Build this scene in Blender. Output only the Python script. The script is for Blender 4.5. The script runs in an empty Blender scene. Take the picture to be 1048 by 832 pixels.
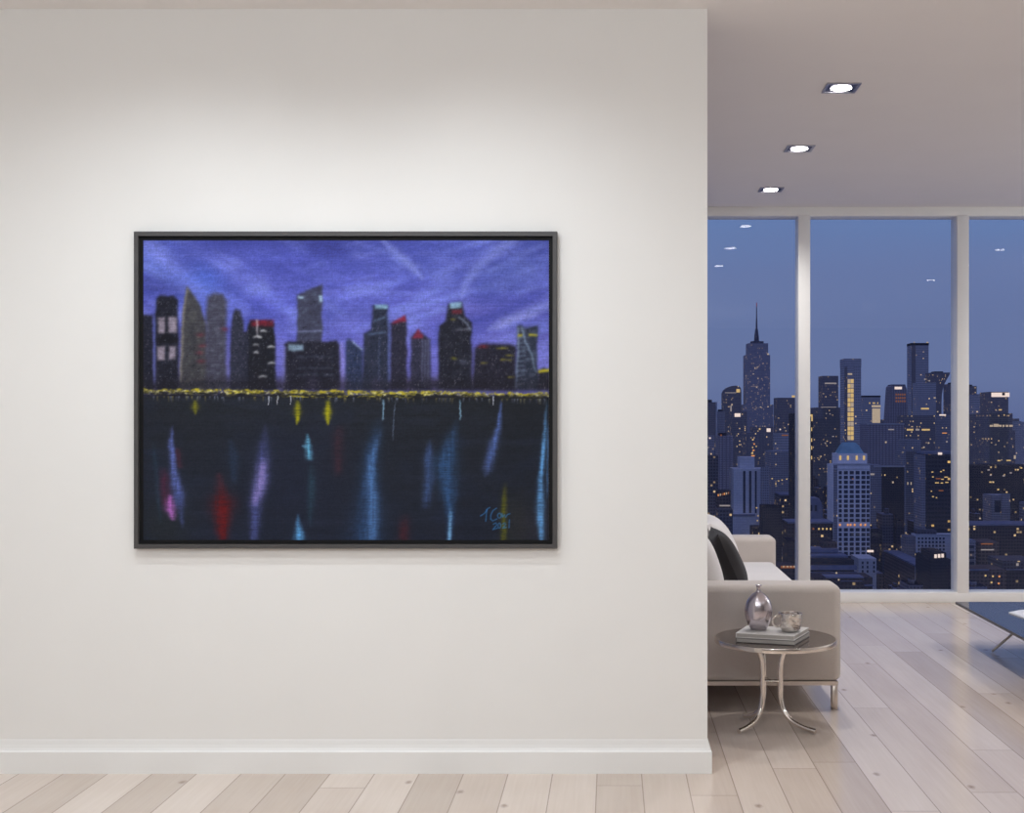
import bpy, bmesh, math, random
import numpy as np
from mathutils import Vector, Matrix
random.seed(7)
SC = bpy.context.scene
COL = SC.collection
PI = math.pi
# ------------------------------------------------------------------ frame of reference
F, VX, VY, EYE = 1200.0, 626.0, 430.0, 1.3875      # focal length in px, vanishing point, eye height
def PX(x, d): return (x - VX) * d / F
def PZ(y, d): return EYE - (y - VY) * d / F
H = 3.0075
YW = 4.617            # face of the wall with the painting
XW = 0.377            # its free end
YG = 9.0              # glass
def lin(c):
    return tuple(((v/255.)/12.92 if v/255. <= .04045 else ((v/255.+.055)/1.055)**2.4) for v in c)

# ------------------------------------------------------------------ object helpers
def obj(name, bm, mat, parent=None, smooth=True, loc=None, rot=None, angle=40):
    me = bpy.data.meshes.new(name)
    if isinstance(bm, bmesh.types.BMesh):
        bmesh.ops.recalc_face_normals(bm, faces=bm.faces)
        bm.to_mesh(me); bm.free()
    o = bpy.data.objects.new(name, me); COL.objects.link(o)
    if mat: me.materials.append(mat)
    if smooth:
        for p in me.polygons: p.use_smooth = True
        try: me.set_sharp_from_angle(angle=math.radians(angle))
        except Exception: pass
    if parent: o.parent = parent
    if loc: o.location = loc
    if rot: o.rotation_euler = rot
    return o
def tag(o, label=None, cat=None, group=None, kind=None):
    if label: o['label'] = label
    if cat: o['category'] = cat
    if group: o['group'] = group
    if kind: o['kind'] = kind
    return o
def empty(name, loc, rz=0):
    o = bpy.data.objects.new(name, None); COL.objects.link(o)
    o.location = loc; o.rotation_euler = (0, 0, rz); o.empty_display_size = .1
    return o
def copy_tree(o, parent=None):
    c = o.copy(); COL.objects.link(c)
    if parent: c.parent = parent
    for ch in list(o.children): copy_tree(ch, c)
    return c
def box(bm, x0, x1, y0, y1, z0, z1, bev=0, seg=3):
    r = bmesh.ops.create_cube(bm, size=1)
    vs = r['verts']
    for v in vs:
        v.co = Vector(((x0+x1)/2 + v.co.x*(x1-x0), (y0+y1)/2 + v.co.y*(y1-y0), (z0+z1)/2 + v.co.z*(z1-z0)))
    if bev:
        es = list({e for v in vs for e in v.link_edges})
        bmesh.ops.bevel(bm, geom=es, offset=bev, segments=seg, profile=.5, affect='EDGES')
    return bm
def nb(*a, **k): return box(bmesh.new(), *a, **k)
def tube(bm, pts, r, n=14, closed=False):
    pts = [Vector(p) for p in pts]
    rings = []
    m = len(pts); up = None
    for i, p in enumerate(pts):
        if closed: t = (pts[(i+1) % m] - pts[i-1]).normalized()
        else: t = (pts[min(i+1, m-1)] - pts[max(i-1, 0)]).normalized()
        if up is None: up = t.orthogonal().normalized()
        else: up = (up - t*up.dot(t)).normalized()
        b = t.cross(up)
        rr = r[i] if isinstance(r, (list, tuple)) else r
        rings.append([bm.verts.new(p + up*math.cos(2*PI*k/n)*rr + b*math.sin(2*PI*k/n)*rr) for k in range(n)])
    for i in range(m if closed else m-1):
        A, B = rings[i], rings[(i+1) % m]
        for k in range(n): bm.faces.new((A[k], A[(k+1) % n], B[(k+1) % n], B[k]))
    if not closed:
        bm.faces.new(rings[0][::-1]); bm.faces.new(rings[-1])
    return bm
def lathe(bm, prof, n=40, sy=1, cap0=True, cap1=True):
    rings = [[bm.verts.new((r*math.cos(2*PI*k/n), r*sy*math.sin(2*PI*k/n), z)) for k in range(n)] for r, z in prof]
    for A, B in zip(rings, rings[1:]):
        for k in range(n): bm.faces.new((A[k], A[(k+1) % n], B[(k+1) % n], B[k]))
    if cap0: bm.faces.new(rings[0][::-1])
    if cap1: bm.faces.new(rings[-1])
    return bm
def prism(bm, poly, axis, a, b):
    """poly of 2-D points extruded along axis ('y': points are x,z ; 'x': y,z ; 'z': x,y)"""
    def P(p, t): return {'y': (p[0], t, p[1]), 'x': (t, p[0], p[1]), 'z': (p[0], p[1], t)}[axis]
    A = [bm.verts.new(P(p, a)) for p in poly]; B = [bm.verts.new(P(p, b)) for p in poly]
    bm.faces.new(A); bm.faces.new(B[::-1]); n = len(poly)
    for i in range(n): bm.faces.new((A[i], B[i], B[(i+1) % n], A[(i+1) % n]))
    return bm
def smooth_path(pts, n=8):
    pts = [Vector(p) for p in pts]; out = []
    for i in range(len(pts)-1):
        p0, p1, p2, p3 = pts[max(i-1, 0)], pts[i], pts[i+1], pts[min(i+2, len(pts)-1)]
        for k in range(n):
            t = k/n
            out.append(.5*((2*p1)+(p2-p0)*t+(2*p0-5*p1+4*p2-p3)*t*t+(3*p1-p0-3*p2+p3)*t**3))
    out.append(pts[-1]); return out

# ------------------------------------------------------------------ material helpers
class NT:
    def __init__(s, name):
        s.m = bpy.data.materials.new(name); s.m.use_nodes = True
        s.t = s.m.node_tree; s.t.nodes.clear()
        s.out = s.n('ShaderNodeOutputMaterial')
    def n(s, typ, **kw):
        x = s.t.nodes.new(typ)
        for k, v in kw.items(): setattr(x, k, v)
        return x
    def l(s, a, b): s.t.links.new(a, b)
    def set(s, sock, v):
        if isinstance(v, bpy.types.NodeSocket): s.l(v, sock)
        elif v is not None: sock.default_value = v
    def math(s, op, a, b=None, c=None, clamp=False):
        x = s.n('ShaderNodeMath', operation=op); x.use_clamp = clamp
        for i, v in enumerate((a, b, c)): s.set(x.inputs[i], v)
        return x.outputs[0]
    def mix(s, f, a, b, blend='MIX'):
        x = s.n('ShaderNodeMix', data_type='RGBA', blend_type=blend)
        s.set(x.inputs[0], f); s.set(x.inputs[6], a); s.set(x.inputs[7], b); return x.outputs[2]
    def noise(s, vec, scale, detail=3, rough=.55):
        x = s.n('ShaderNodeTexNoise'); s.set(x.inputs['Vector'], vec)
        x.inputs['Scale'].default_value = scale; x.inputs['Detail'].default_value = detail; x.inputs['Roughness'].default_value = rough
        return x.outputs['Fac']
    def ramp(s, f, stops):
        x = s.n('ShaderNodeValToRGB'); s.set(x.inputs[0], f); e = x.color_ramp.elements
        while len(e) < len(stops): e.new(.5)
        for k, (p, c) in enumerate(stops): e[k].position = p; e[k].color = c if len(c) == 4 else (*c, 1)
        return x.outputs[0]
    def pbr(s, base, rough=.5, metal=0, spec=.5, bump=None, bstr=.1, bdist=.01, **extra):
        b = s.n('ShaderNodeBsdfPrincipled')
        s.set(b.inputs['Base Color'], (*base, 1) if isinstance(base, tuple) and len(base) == 3 else base)
        s.set(b.inputs['Roughness'], rough); s.set(b.inputs['Metallic'], metal); s.set(b.inputs['Specular IOR Level'], spec)
        for k, v in extra.items(): s.set(b.inputs[k.replace('_', ' ')], v)
        if bump is not None:
            bp = s.n('ShaderNodeBump'); s.l(bump, bp.inputs['Height']); bp.inputs['Strength'].default_value = bstr; bp.inputs['Distance'].default_value = bdist
            s.l(bp.outputs[0], b.inputs['Normal'])
        s.l(b.outputs[0], s.out.inputs[0]); return b
    def co(s, which='Object'): return s.n('ShaderNodeTexCoord').outputs[which]
    def geo(s): return s.n('ShaderNodeNewGeometry').outputs['Position']

def m_paint(name, c, rough=.6, spec=.3):
    t = NT(name); p = t.geo(); n = t.noise(p, 3.0, 2)
    col = t.mix(n, (*lin([v-2 for v in c]), 1), (*lin([min(255, v+2) for v in c]), 1))
    t.pbr(col, rough, 0, spec, t.noise(p, 350, 2), .04, .002); return t.m
M_wall = m_paint('wall_paint', (236, 234, 231))
M_ceil = m_paint('ceiling_paint', (240, 236, 234), .8, .15)
M_trim = m_paint('trim_paint', (238, 237, 235), .35, .4)
M_dim = m_paint('toned_down_rear_wall', (150, 145, 142))  # darker tone stands in for a dim room behind the camera

def m_metal(name, c, rough, bump=None, bs=0, **k):
    t = NT(name); p = t.co()
    r = t.math('ADD', t.math('MULTIPLY', t.noise(p, 40, 2), .08), rough-.04)
    t.pbr(lin(c), r, 1, .5, t.noise(p, bump, 3) if bump else None, bs, .01, **k); return t.m
M_chrome = m_metal('chrome', (226, 218, 210), .16)
M_mercury = m_metal('silvered_glass', (206, 198, 204), .2, 45, .08)
M_hammered = m_metal('hammered_silver', (232, 226, 220), .1, 70, .55)
M_steel = m_metal('sofa_rail_metal', (214, 203, 194), .32)
M_light_trim = m_metal('downlight_trim', (186, 184, 194), .35)
M_light_well = m_metal('downlight_well', (92, 94, 118), .4)

def m_fabric(name, c, scale=260, amt=.12, sheen=.25):
    t = NT(name); p = t.co()
    w = t.n('ShaderNodeTexWave', wave_type='BANDS', bands_direction='X'); t.l(p, w.inputs[0]); w.inputs['Scale'].default_value = scale; w.inputs['Distortion'].default_value = 2
    w2 = t.n('ShaderNodeTexWave', wave_type='BANDS', bands_direction='Z'); t.l(p, w2.inputs[0]); w2.inputs['Scale'].default_value = scale; w2.inputs['Distortion'].default_value = 2
    h = t.math('ADD', w.outputs['Fac'], w2.outputs['Fac'])
    n = t.noise(p, 7, 4)
    n2 = t.noise(p, 180, 2)
    f = t.math('ADD', t.math('MULTIPLY', n, .5), t.math('MULTIPLY', n2, .5))
    col = t.mix(f, (*[v*(1-amt) for v in lin(c)], 1), (*[min(1, v*(1+amt)) for v in lin(c)], 1))
    t.pbr(col, .9, 0, .2, h, .15, .002, Sheen_Weight=sheen); return t.m
M_sofa = m_fabric('sofa_linen', (201, 192, 186))
M_cush = m_fabric('pale_cushion_linen', (222, 218, 217))
M_dark = m_fabric('charcoal_cushion_fabric', (50, 48, 50), 200, .2, .1)

# floor: planks laid along Y
def m_floor():
    t = NT('oak_planks'); g = t.geo(); s = t.n('ShaderNodeSeparateXYZ'); t.l(g, s.inputs[0])
    W, L = .1745, 2.3
    u = t.math('DIVIDE', t.math('ADD', s.outputs[0], .0575 + 40*W), W)
    i = t.math('FLOOR', u); fu = t.math('FRACT', u)
    wn = t.n('ShaderNodeTexWhiteNoise', noise_dimensions='1D'); t.l(i, wn.inputs['W'])
    v = t.math('ADD', t.math('DIVIDE', s.outputs[1], L), t.math('MULTIPLY', wn.outputs['Value'], 7.3))
    j = t.math('FLOOR', v); fv = t.math('FRACT', v)
    cb = t.n('ShaderNodeCombineXYZ'); t.l(i, cb.inputs[0]); t.l(j, cb.inputs[1])
    w2 = t.n('ShaderNodeTexWhiteNoise', noise_dimensions='2D'); t.l(cb.outputs[0], w2.inputs['Vector'])
    r = w2.outputs['Value']
    # grain: stretched noise shifted per plank
    sh = t.n('ShaderNodeCombineXYZ'); t.l(t.math('MULTIPLY', r, 31.7), sh.inputs[0]); t.l(t.math('MULTIPLY', r, 17.1), sh.inputs[2])
    ad = t.n('ShaderNodeVectorMath', operation='ADD'); t.l(g, ad.inputs[0]); t.l(sh.outputs[0], ad.inputs[1])
    st = t.n('ShaderNodeVectorMath', operation='MULTIPLY'); t.l(ad.outputs[0], st.inputs[0]); st.inputs[1].default_value = (1, .035, 1)
    gr = t.noise(st.outputs[0], 75, 3, .6)
    st2 = t.n('ShaderNodeVectorMath', operation='MULTIPLY'); t.l(ad.outputs[0], st2.inputs[0]); st2.inputs[1].default_value = (1, .22, 1)
    cl = t.noise(st2.outputs[0], 6, 3, .5)
    base = t.ramp(r, [(0, lin((202, 187, 175))), (.5, lin((216, 201, 190))), (1, lin((226, 213, 203)))])
    base = t.mix(t.ramp(gr, [(.25, (0, 0, 0)), (.75, (1, 1, 1))]), t.mix(1, base, (.93, .915, .90, 1), 'MULTIPLY'), base)
    base = t.mix(t.ramp(cl, [(.3, (.45,)*3), (.65, (0, 0, 0))]), base, t.mix(1, base, (.86, .82, .78, 1), 'MULTIPLY'))
    # knots
    vo = t.n('ShaderNodeTexVoronoi', feature='F1', voronoi_dimensions='2D'); st3 = t.n('ShaderNodeVectorMath', operation='MULTIPLY'); t.l(ad.outputs[0], st3.inputs[0]); st3.inputs[1].default_value = (1, .6, 1)
    t.l(st3.outputs[0], vo.inputs['Vector']); vo.inputs['Scale'].default_value = 2.0
    kn = t.math('ADD', vo.outputs['Distance'], t.math('MULTIPLY', t.noise(g, 60, 2), .03))
    base = t.mix(t.ramp(kn, [(.020, (.6,)*3), (.050, (0, 0, 0))]), base, (*lin((120, 92, 76)), 1))
    # seams
    e = t.math('MINIMUM', fu, t.math('SUBTRACT', 1, fu)); ev = t.math('MINIMUM', fv, t.math('SUBTRACT', 1, fv))
    seam = t.math('MINIMUM', t.math('MULTIPLY', e, W), t.math('MULTIPLY', ev, L))
    sm = t.math('LESS_THAN', seam, .0020)
    base = t.mix(t.math('MULTIPLY', sm, .55), base, (*lin((112, 92, 80)), 1))
    hgt = t.math('SUBTRACT', t.math('MULTIPLY', cl, .25), sm)
    rough = t.math('ADD', t.math('MULTIPLY', cl, .06), .15)
    t.pbr(base, rough, 0, .5, hgt, .03, .002); return t.m
M_floor = m_floor()

def m_pane():
    t = NT('window_glass'); lw = t.n('ShaderNodeLayerWeight'); lw.inputs[0].default_value = .5
    f = t.math('ADD', t.math('MULTIPLY', t.math('POWER', lw.outputs['Facing'], 5), .7), .032)
    a = t.n('ShaderNodeBsdfTransparent'); a.inputs[0].default_value = (.97, .98, .99, 1)
    b = t.n('ShaderNodeBsdfGlossy'); b.inputs['Roughness'].default_value = 0.0
    m = t.n('ShaderNodeMixShader'); t.l(f, m.inputs[0]); t.l(a.outputs[0], m.inputs[1]); t.l(b.outputs[0], m.inputs[2]); t.l(m.outputs[0], t.out.inputs[0])
    return t.m
M_pane = m_pane()
def m_tint(name, c, glossr, refl, trans, opq=.35, fk=.75):
    t = NT(name); lw = t.n('ShaderNodeLayerWeight'); lw.inputs[0].default_value = .5
    f = t.math('ADD', t.math('MULTIPLY', t.math('POWER', lw.outputs['Facing'], 3), fk), refl, clamp=True)
    a = t.n('ShaderNodeBsdfTransparent'); a.inputs[0].default_value = (*trans, 1)
    d = t.n('ShaderNodeBsdfDiffuse'); d.inputs[0].default_value = (*lin(c), 1)
    ad = t.n('ShaderNodeMixShader'); ad.inputs[0].default_value = opq; t.l(a.outputs[0], ad.inputs[1]); t.l(d.outputs[0], ad.inputs[2])
    b = t.n('ShaderNodeBsdfGlossy'); b.inputs['Roughness'].default_value = glossr
    m = t.n('ShaderNodeMixShader'); t.l(f, m.inputs[0]); t.l(ad.outputs[0], m.inputs[1]); t.l(b.outputs[0], m.inputs[2]); t.l(m.outputs[0], t.out.inputs[0])
    return t.m
M_tableglass = m_tint('smoked_tabletop_glass', (112, 100, 94), .05, .10, (.5, .45, .42), .72, .6)
M_coffeeglass = m_tint('dark_tabletop_glass', (92, 94, 112), .04, .14, (.35, .38, .46), .6, .42)
def m_emit(name, c, s, sample=False):
    t = NT(name); p = t.co(); e = t.n('ShaderNodeEmission')
    n = t.math('ADD', t.math('MULTIPLY', t.noise(p, .9, 2), .5), .75)
    e.inputs[0].default_value = (*lin(c), 1); t.l(t.math('MULTIPLY', n, s), e.inputs[1]); t.l(e.outputs[0], t.out.inputs[0])
    if not sample: t.m.cycles.emission_sampling = 'NONE'
    return t.m
M_lens = m_emit('downlight_lens', (255, 250, 244), 22, True)
def m_plain(name, c, rough=.6, spec=.3, bump=200):
    t = NT(name); p = t.co(); n = t.noise(p, 30, 3)
    t.pbr(t.mix(n, (*[v*.92 for v in lin(c)], 1), (*[min(1, v*1.06) for v in lin(c)], 1)), rough, 0, spec, t.noise(p, bump, 2), .05, .002); return t.m
M_frame = m_plain('grey_frame_lacquer', (74, 72, 72), .45, .4)
M_liner = m_plain('black_liner', (16, 16, 18), .6, .2)
M_cover_w = m_plain('white_book_cover', (226, 223, 220), .35, .4)
M_cover_g = m_plain('grey_book_cover', (122, 118, 116), .45, .4)
def m_pages():
    t = NT('book_pages'); p = t.co(); w = t.n('ShaderNodeTexWave', wave_type='BANDS', bands_direction='Z'); t.l(p, w.inputs[0]); w.inputs['Scale'].default_value = 260
    t.pbr(t.mix(w.outputs['Fac'], (*lin((176, 170, 164)), 1), (*lin((206, 201, 196)), 1)), .8, 0, .1); return t.m
M_pages = m_pages()
M_magpage = m_plain('magazine_paper', (232, 232, 236), .3, .4)

# ================================================================== THE ROOM
def struct(name, bm, mat, parent=None, **k):
    o = obj(name, bm, mat, parent, smooth=False, **k)
    if parent is None: o['kind'] = 'structure'
    return o
X0, X1, Y0 = -5.0, 6.2, -2.6
YF = 8.90
struct('floor', nb(X0, X1, Y0, YG+.08, -.12, 0), M_floor)
struct('ceiling', nb(X0, X1, Y0, YG+.08, H, H+.15), M_ceil)
struct('wall_front', nb(X0, XW, YW, YW+.22, 0, H), M_wall)
struct('wall_left', nb(X0-.15, X0, Y0, YG+.08, 0, H), M_wall)
struct('wall_right', nb(X1, X1+.15, Y0, YG+.08, 0, H), M_wall)
struct('wall_rear', nb(X0, X1, Y0-.15, Y0, 0, H), M_dim)
# skirting with a coved top, mitred round the free end of the wall
prof = [(.0003, 0), (.0165, 0), (.0165, .084), (.0145, .087), (.0105, .0885), (.0065, .098), (.0035, .112), (.0015, .128), (.0003, .132)]
bm = bmesh.new(); rings = []
for d, z in prof:
    rings.append([bm.verts.new(p) for p in ((X0, YW-d, z), (XW+d, YW-d, z), (XW+d, YW+.22+d, z), (X0, YW+.22+d, z))])
for A, B in zip(rings, rings[1:]):
    for k in range(3): bm.faces.new((A[k], A[k+1], B[k+1], B[k]))
struct('baseboard_front', bm, M_trim)

# window wall: one run of full height bays
win = empty('window_1', (0, YF, 0)); win['kind'] = 'structure'
zs, zh = PZ(606.3, YF), PZ(221, YF)
obj('sill_rail', nb(X0, X1, 0, .17, 0, zs, .006, 2), M_trim, win)
obj('head_rail', nb(X0, X1, 0, .17, zh, H, .004, 2), M_trim, win)
pit = 1.205; xs = []
k = -5
while True:
    a = 1.418 + k*pit
    if a > X1-.1: break
    if a > X0: xs.append(a)
    k += 1
for a in xs:
    obj('mullion', nb(a, a+.090, 0, .17, zs-.01, zh+.01, .004, 2), M_trim, win)
edges = [X0-.09] + xs + [X1]
for a, b in zip(edges, edges[1:]):
    bm = bmesh.new()
    vs = [bm.verts.new(p) for p in ((a+.085, YG-YF, zs-.005), (b+.005, YG-YF, zs-.005), (b+.005, YG-YF, zh+.005), (a+.085, YG-YF, zh+.005))]
    bm.faces.new(vs); obj('pane', bm, M_pane, win, smooth=False)

# ------------------------------------------------------------------ downlights
def make_downlight():
    r = empty('recessed_downlight', (0, 0, H)); s = .082
    bm = bmesh.new()
    for a0, a1, b0, b1 in ((-s, s, -s, -s+.012), (-s, s, s-.012, s), (-s, -s+.012, -s+.012, s-.012), (s-.012, s, -s+.012, s-.012)):
        box(bm, a0, a1, b0, b1, -.006, .0)
    obj('trim_ring', bm, M_light_trim, r, smooth=False)
    wl = obj('well', nb(-s+.012, s-.012, -s+.012, s-.012, -.0025, 0), M_light_well, r, smooth=False)
    bm = lathe(bmesh.new(), [(.050, 0), (.050, -.0045), (.046, -.006), (.0, -.006)][:3], 36, cap0=False)
    obj('lens', bm, M_lens, wl)
    return r
proto = make_downlight(); first = True
lights = [(1.118, 5.71, 'recessed square downlight nearest the painting wall, largest of the three in the ceiling row'),
          (1.118, 6.985, 'middle recessed square downlight of the three in the ceiling row'),
          (1.118, 8.23, 'recessed square downlight closest to the window head, smallest of the ceiling row'),
          (3.69, 4.46, 'square ceiling downlight mirrored in the middle window pane beside the second mullion'),
          (3.69, 5.73, 'square ceiling downlight whose mirror image falls at the second mullion'),
          (3.69, 6.86, 'square ceiling downlight mirrored as a short streak in the third window pane'),
          (3.69, 8.23, 'square ceiling downlight of the outer row closest to the glass')]
def spot(name, loc, energy, size=120, blend=.6, col=(1, .93, .86), tilt=(0, 0, 0), rad=.05):
    L = bpy.data.lights.new(name, 'SPOT'); L.energy = energy; L.spot_size = math.radians(size); L.spot_blend = blend; L.color = col; L.shadow_soft_size = rad
    o = bpy.data.objects.new(name, L); COL.objects.link(o); o.location = loc; o.rotation_euler = tilt; return o
for x, y, lab in lights:
    o = proto if first else copy_tree(proto); first = False
    o.location = (x, y, H)
    tag(o, lab, 'ceiling light', 'recessed ceiling downlights')
    spot('downlight_and_fill_spot', (x, y, H-.02), 54 if x < 2 else 24, 150, .8, (1, .975, .95), rad=.035)
# wall-washing lamps over the painting
WARM = (.87, .945, 1.0)
for x, e in ((-1.62, 40), (-.50, 40)):
    spot('wall_washer', (x, YW-1.0, H-.02), e, 140, .85, WARM, (math.radians(10), 0, 0), .06)
for x, y, e in ((-2.6, 3.0, 42), (-1.1, 3.0, 58), (.0, 2.9, 18), (-1.0, .6, 26), (3.6, 1.6, 50)):  # added unseen wide spots, fill light for the near room
    spot('downlight_and_fill_spot', (x, y, H-.02), e, 172, 1.0, WARM, (0, 0, 0), .08)
# added unseen point lights that lift the ceiling and upper walls; no fixtures exist
for x, y, e in ((-2.2, .9, 48), (-.3, .5, 58), (1.1, .2, 34), (5.2, 6.3, 46)):
    L = bpy.data.lights.new('fill_point_light', 'POINT'); L.energy = e; L.color = WARM; L.shadow_soft_size = .05
    o = bpy.data.objects.new('fill_point_light', L); COL.objects.link(o); o.location = (x, y, 2.35)

# ================================================================== THE PAINTING
def value_noise(w, h, sx, sy, seed):
    rg = np.random.RandomState(seed)
    gw, gh = int(w/sx)+3, int(h/sy)+3
    g = rg.rand(gh, gw)
    x = np.arange(w)/sx; y = np.arange(h)/sy
    xi = x.astype(int); yi = y.astype(int); fx = x-xi; fy = y-yi
    fx = fx*fx*(3-2*fx); fy = (fy*fy*(3-2*fy))[:, None]
    a = g[np.ix_(yi, xi)]*(1-fx) + g[np.ix_(yi, xi+1)]*fx
    b = g[np.ix_(yi+1, xi)]*(1-fx) + g[np.ix_(yi+1, xi+1)]*fx
    return a*(1-fy) + b*fy
PX0, PX1, PY0, PY1 = 145.2, 561.7, 244.8, 553.2     # extent of the canvas
KS = 1.55
NW, NH = int((PX1-PX0)*KS), int((PY1-PY0)*KS)
gx = np.linspace(PX0, PX1, NW)[None, :].repeat(NH, 0)
gy = np.linspace(PY0, PY1, NH)[:, None].repeat(NW, 1)
IM = np.zeros((NH, NW, 3))
def fbm(sx, sy, seed):
    return (value_noise(NW, NH, sx, sy, seed)*.5 + value_noise(NW, NH, sx/2, sy/2, seed+1)*.3 + value_noise(NW, NH, sx/4, sy/4, seed+2)*.2)
gx0, gy0 = gx.copy(), gy.copy()
gx = gx + (value_noise(NW, NH, 5, 4, 301)-.5)*.9 + (value_noise(NW, NH, 26, 20, 302)-.5)*1.3 + (np.random.RandomState(9).rand(NH, NW)-.5)*.5
gy = gy + (value_noise(NW, NH, 6, 3, 303)-.5)*.9 + (value_noise(NW, NH, 26, 18, 304)-.5)*1.1 + (np.random.RandomState(10).rand(NH, NW)-.5)*.5
def lay(mask, c):
    m = np.clip(mask, 0, 1)[..., None]
    IM[:] = IM*(1-m) + np.array(c, float)*m
def blob(cx, cy, rx, ry, ang=0, p=1.0):
    a = math.radians(ang); dx, dy = gx-cx, gy-cy
    u = (dx*math.cos(a)+dy*math.sin(a))/rx; v = (-dx*math.sin(a)+dy*math.cos(a))/ry
    return np.exp(-(u*u+v*v)**p)
def stroke(pts, ws, soft=1.0):
    """soft brush stroke through points with a half width at each"""
    best = np.zeros_like(gx)
    for (x0, y0), (x1, y1), w0, w1 in zip(pts, pts[1:], ws, ws[1:]):
        dx, dy = x1-x0, y1-y0; L2 = dx*dx+dy*dy+1e-9
        t = np.clip(((gx-x0)*dx+(gy-y0)*dy)/L2, 0, 1)
        d = np.hypot(gx-x0-t*dx, gy-y0-t*dy); w = w0+(w1-w0)*t
        best = np.maximum(best, np.exp(-(d/np.maximum(w, .15))**2*soft))
    return best
def brush(pts, ws):
    """a stroke that thins out at both ends, dragged over the weave"""
    m = stroke(pts, [w*1.12 for w in ws]); ys = [p[1] for p in pts]; y0, y1 = min(ys)-3, max(ys)+3
    if y1 >= 552: y1 += 40
    L = max(6., (y1-y0)*.3)
    f = np.clip((gy-y0)/L, 0, 1)*np.clip((y1-gy)/L, 0, 1)
    drag = value_noise(NW, NH, 3, 26, 55)*.6+value_noise(NW, NH, 10, 1.5, 56)*.6
    return m*(f*(2-f))*np.clip(.45+.75*drag, 0, 1.15)
def poly(pts, soft=1.0):
    inside = np.zeros(gx.shape, bool); dist = np.full(gx.shape, 1e9); n = len(pts)
    for i in range(n):
        x0, y0 = pts[i]; x1, y1 = pts[(i+1) % n]
        if y0 != y1:
            c = ((y0 > gy) != (y1 > gy)) & (gx < (x1-x0)*(gy-y0)/(y1-y0)+x0); inside ^= c
        dx, dy = x1-x0, y1-y0; L2 = dx*dx+dy*dy+1e-9
        t = np.clip(((gx-x0)*dx+(gy-y0)*dy)/L2, 0, 1)
        dist = np.minimum(dist, np.hypot(gx-x0-t*dx, gy-y0-t*dy))
    s = np.where(inside, dist, -dist)
    return np.clip(.5 + s/(2*soft), 0, 1)
def rect(x0, y0, x1, y1, soft=.6): return poly([(x0, y0), (x1, y0), (x1, y1), (x0, y1)], soft)
N1, N2, N3 = fbm(60, 40, 1), fbm(90, 14, 11), fbm(9, 4, 21)
N4 = fbm(5, 5, 31)
t = np.clip((gy-PY0)/150, 0, 1)[..., None]
IM[:] = np.array((76, 84, 172))*(1-t) + np.array((98, 98, 186))*t
lay(blob(185, 285, 70, 26, 30)*.8, (72, 96, 188))
lay(blob(232, 275, 46, 14, 25)*.7, (112, 120, 206))
lay(blob(165, 262, 40, 10, 50)*.65, (124, 132, 212))
lay(blob(162, 292, 26, 12, 30)*.6, (66, 68, 140))
lay(blob(300, 258, 60, 10, -18)*.6, (84, 92, 186))
lay(blob(335, 252, 40, 12, 10)*.6, (52, 56, 120))
lay(blob(345, 300, 60, 14, -14)*.55, (102, 108, 202))
lay(blob(265, 312, 70, 12, -5)*.5, (86, 92, 190))
lay(blob(430, 268, 70, 16, 8)*.55, (72, 82, 160))
lay(blob(520, 285, 45, 20, -20)*.55, (74, 86, 160))
lay(blob(470, 318, 50, 12, 0)*.4, (104, 98, 178))
lay(blob(355, 325, 40, 14, -10)*.5, (120, 124, 208))
lay(blob(540, 345, 40, 12, -10)*.4, (84, 80, 150))
lay((N1-.5)*1.3, (136, 148, 226)); lay((.5-N1)*1.3, (54, 60, 134))
def swept(ang, su, sv, seed):
    a = math.radians(ang); u = ((gx-140)*math.cos(a)+(gy-240)*math.sin(a))/su+40; v = (-(gx-140)*math.sin(a)+(gy-240)*math.cos(a))/sv+40
    g = np.random.RandomState(seed).rand(90, 90); ui, vi = np.floor(u).astype(int), np.floor(v).astype(int); fu, fv = u-ui, v-vi
    fu = fu*fu*(3-2*fu); fv = fv*fv*(3-2*fv); ui, vi = ui % 89, vi % 89
    return (g[vi, ui]*(1-fu)+g[vi, ui+1]*fu)*(1-fv)+(g[vi+1, ui]*(1-fu)+g[vi+1, ui+1]*fu)*fv
lf = np.clip((420-gx)/160, 0, 1)
S1 = swept(32, 70, 15, 91)*.6+swept(26, 30, 5, 92)*.4; S2 = swept(-24, 80, 15, 93)*.6+swept(-16, 34, 5, 94)*.4; S3 = swept(-8, 46, 4, 95)
SW = S1*lf+S2*(1-lf)
lay((SW-.53)*1.6, (126, 140, 222)); lay((.47-SW)*1.7, (56, 62, 142)); lay((S3-.6)*.6, (122, 124, 206)); lay((.4-S3)*.5, (66, 66, 146))
lay(blob(300, 250, 90, 12, 0)*.4, (58, 62, 138)); lay(blob(535, 262, 40, 22, -30)*.45, (70, 80, 150)); lay(blob(450, 256, 40, 14, 10)*.35, (60, 68, 146))
lay(stroke([(150, 252), (178, 272), (215, 298), (250, 318)], [9, 12, 12, 8])*.35, (128, 138, 222)); lay(blob(212, 284, 18, 12, 30)*.5, (72, 100, 200))
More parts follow.
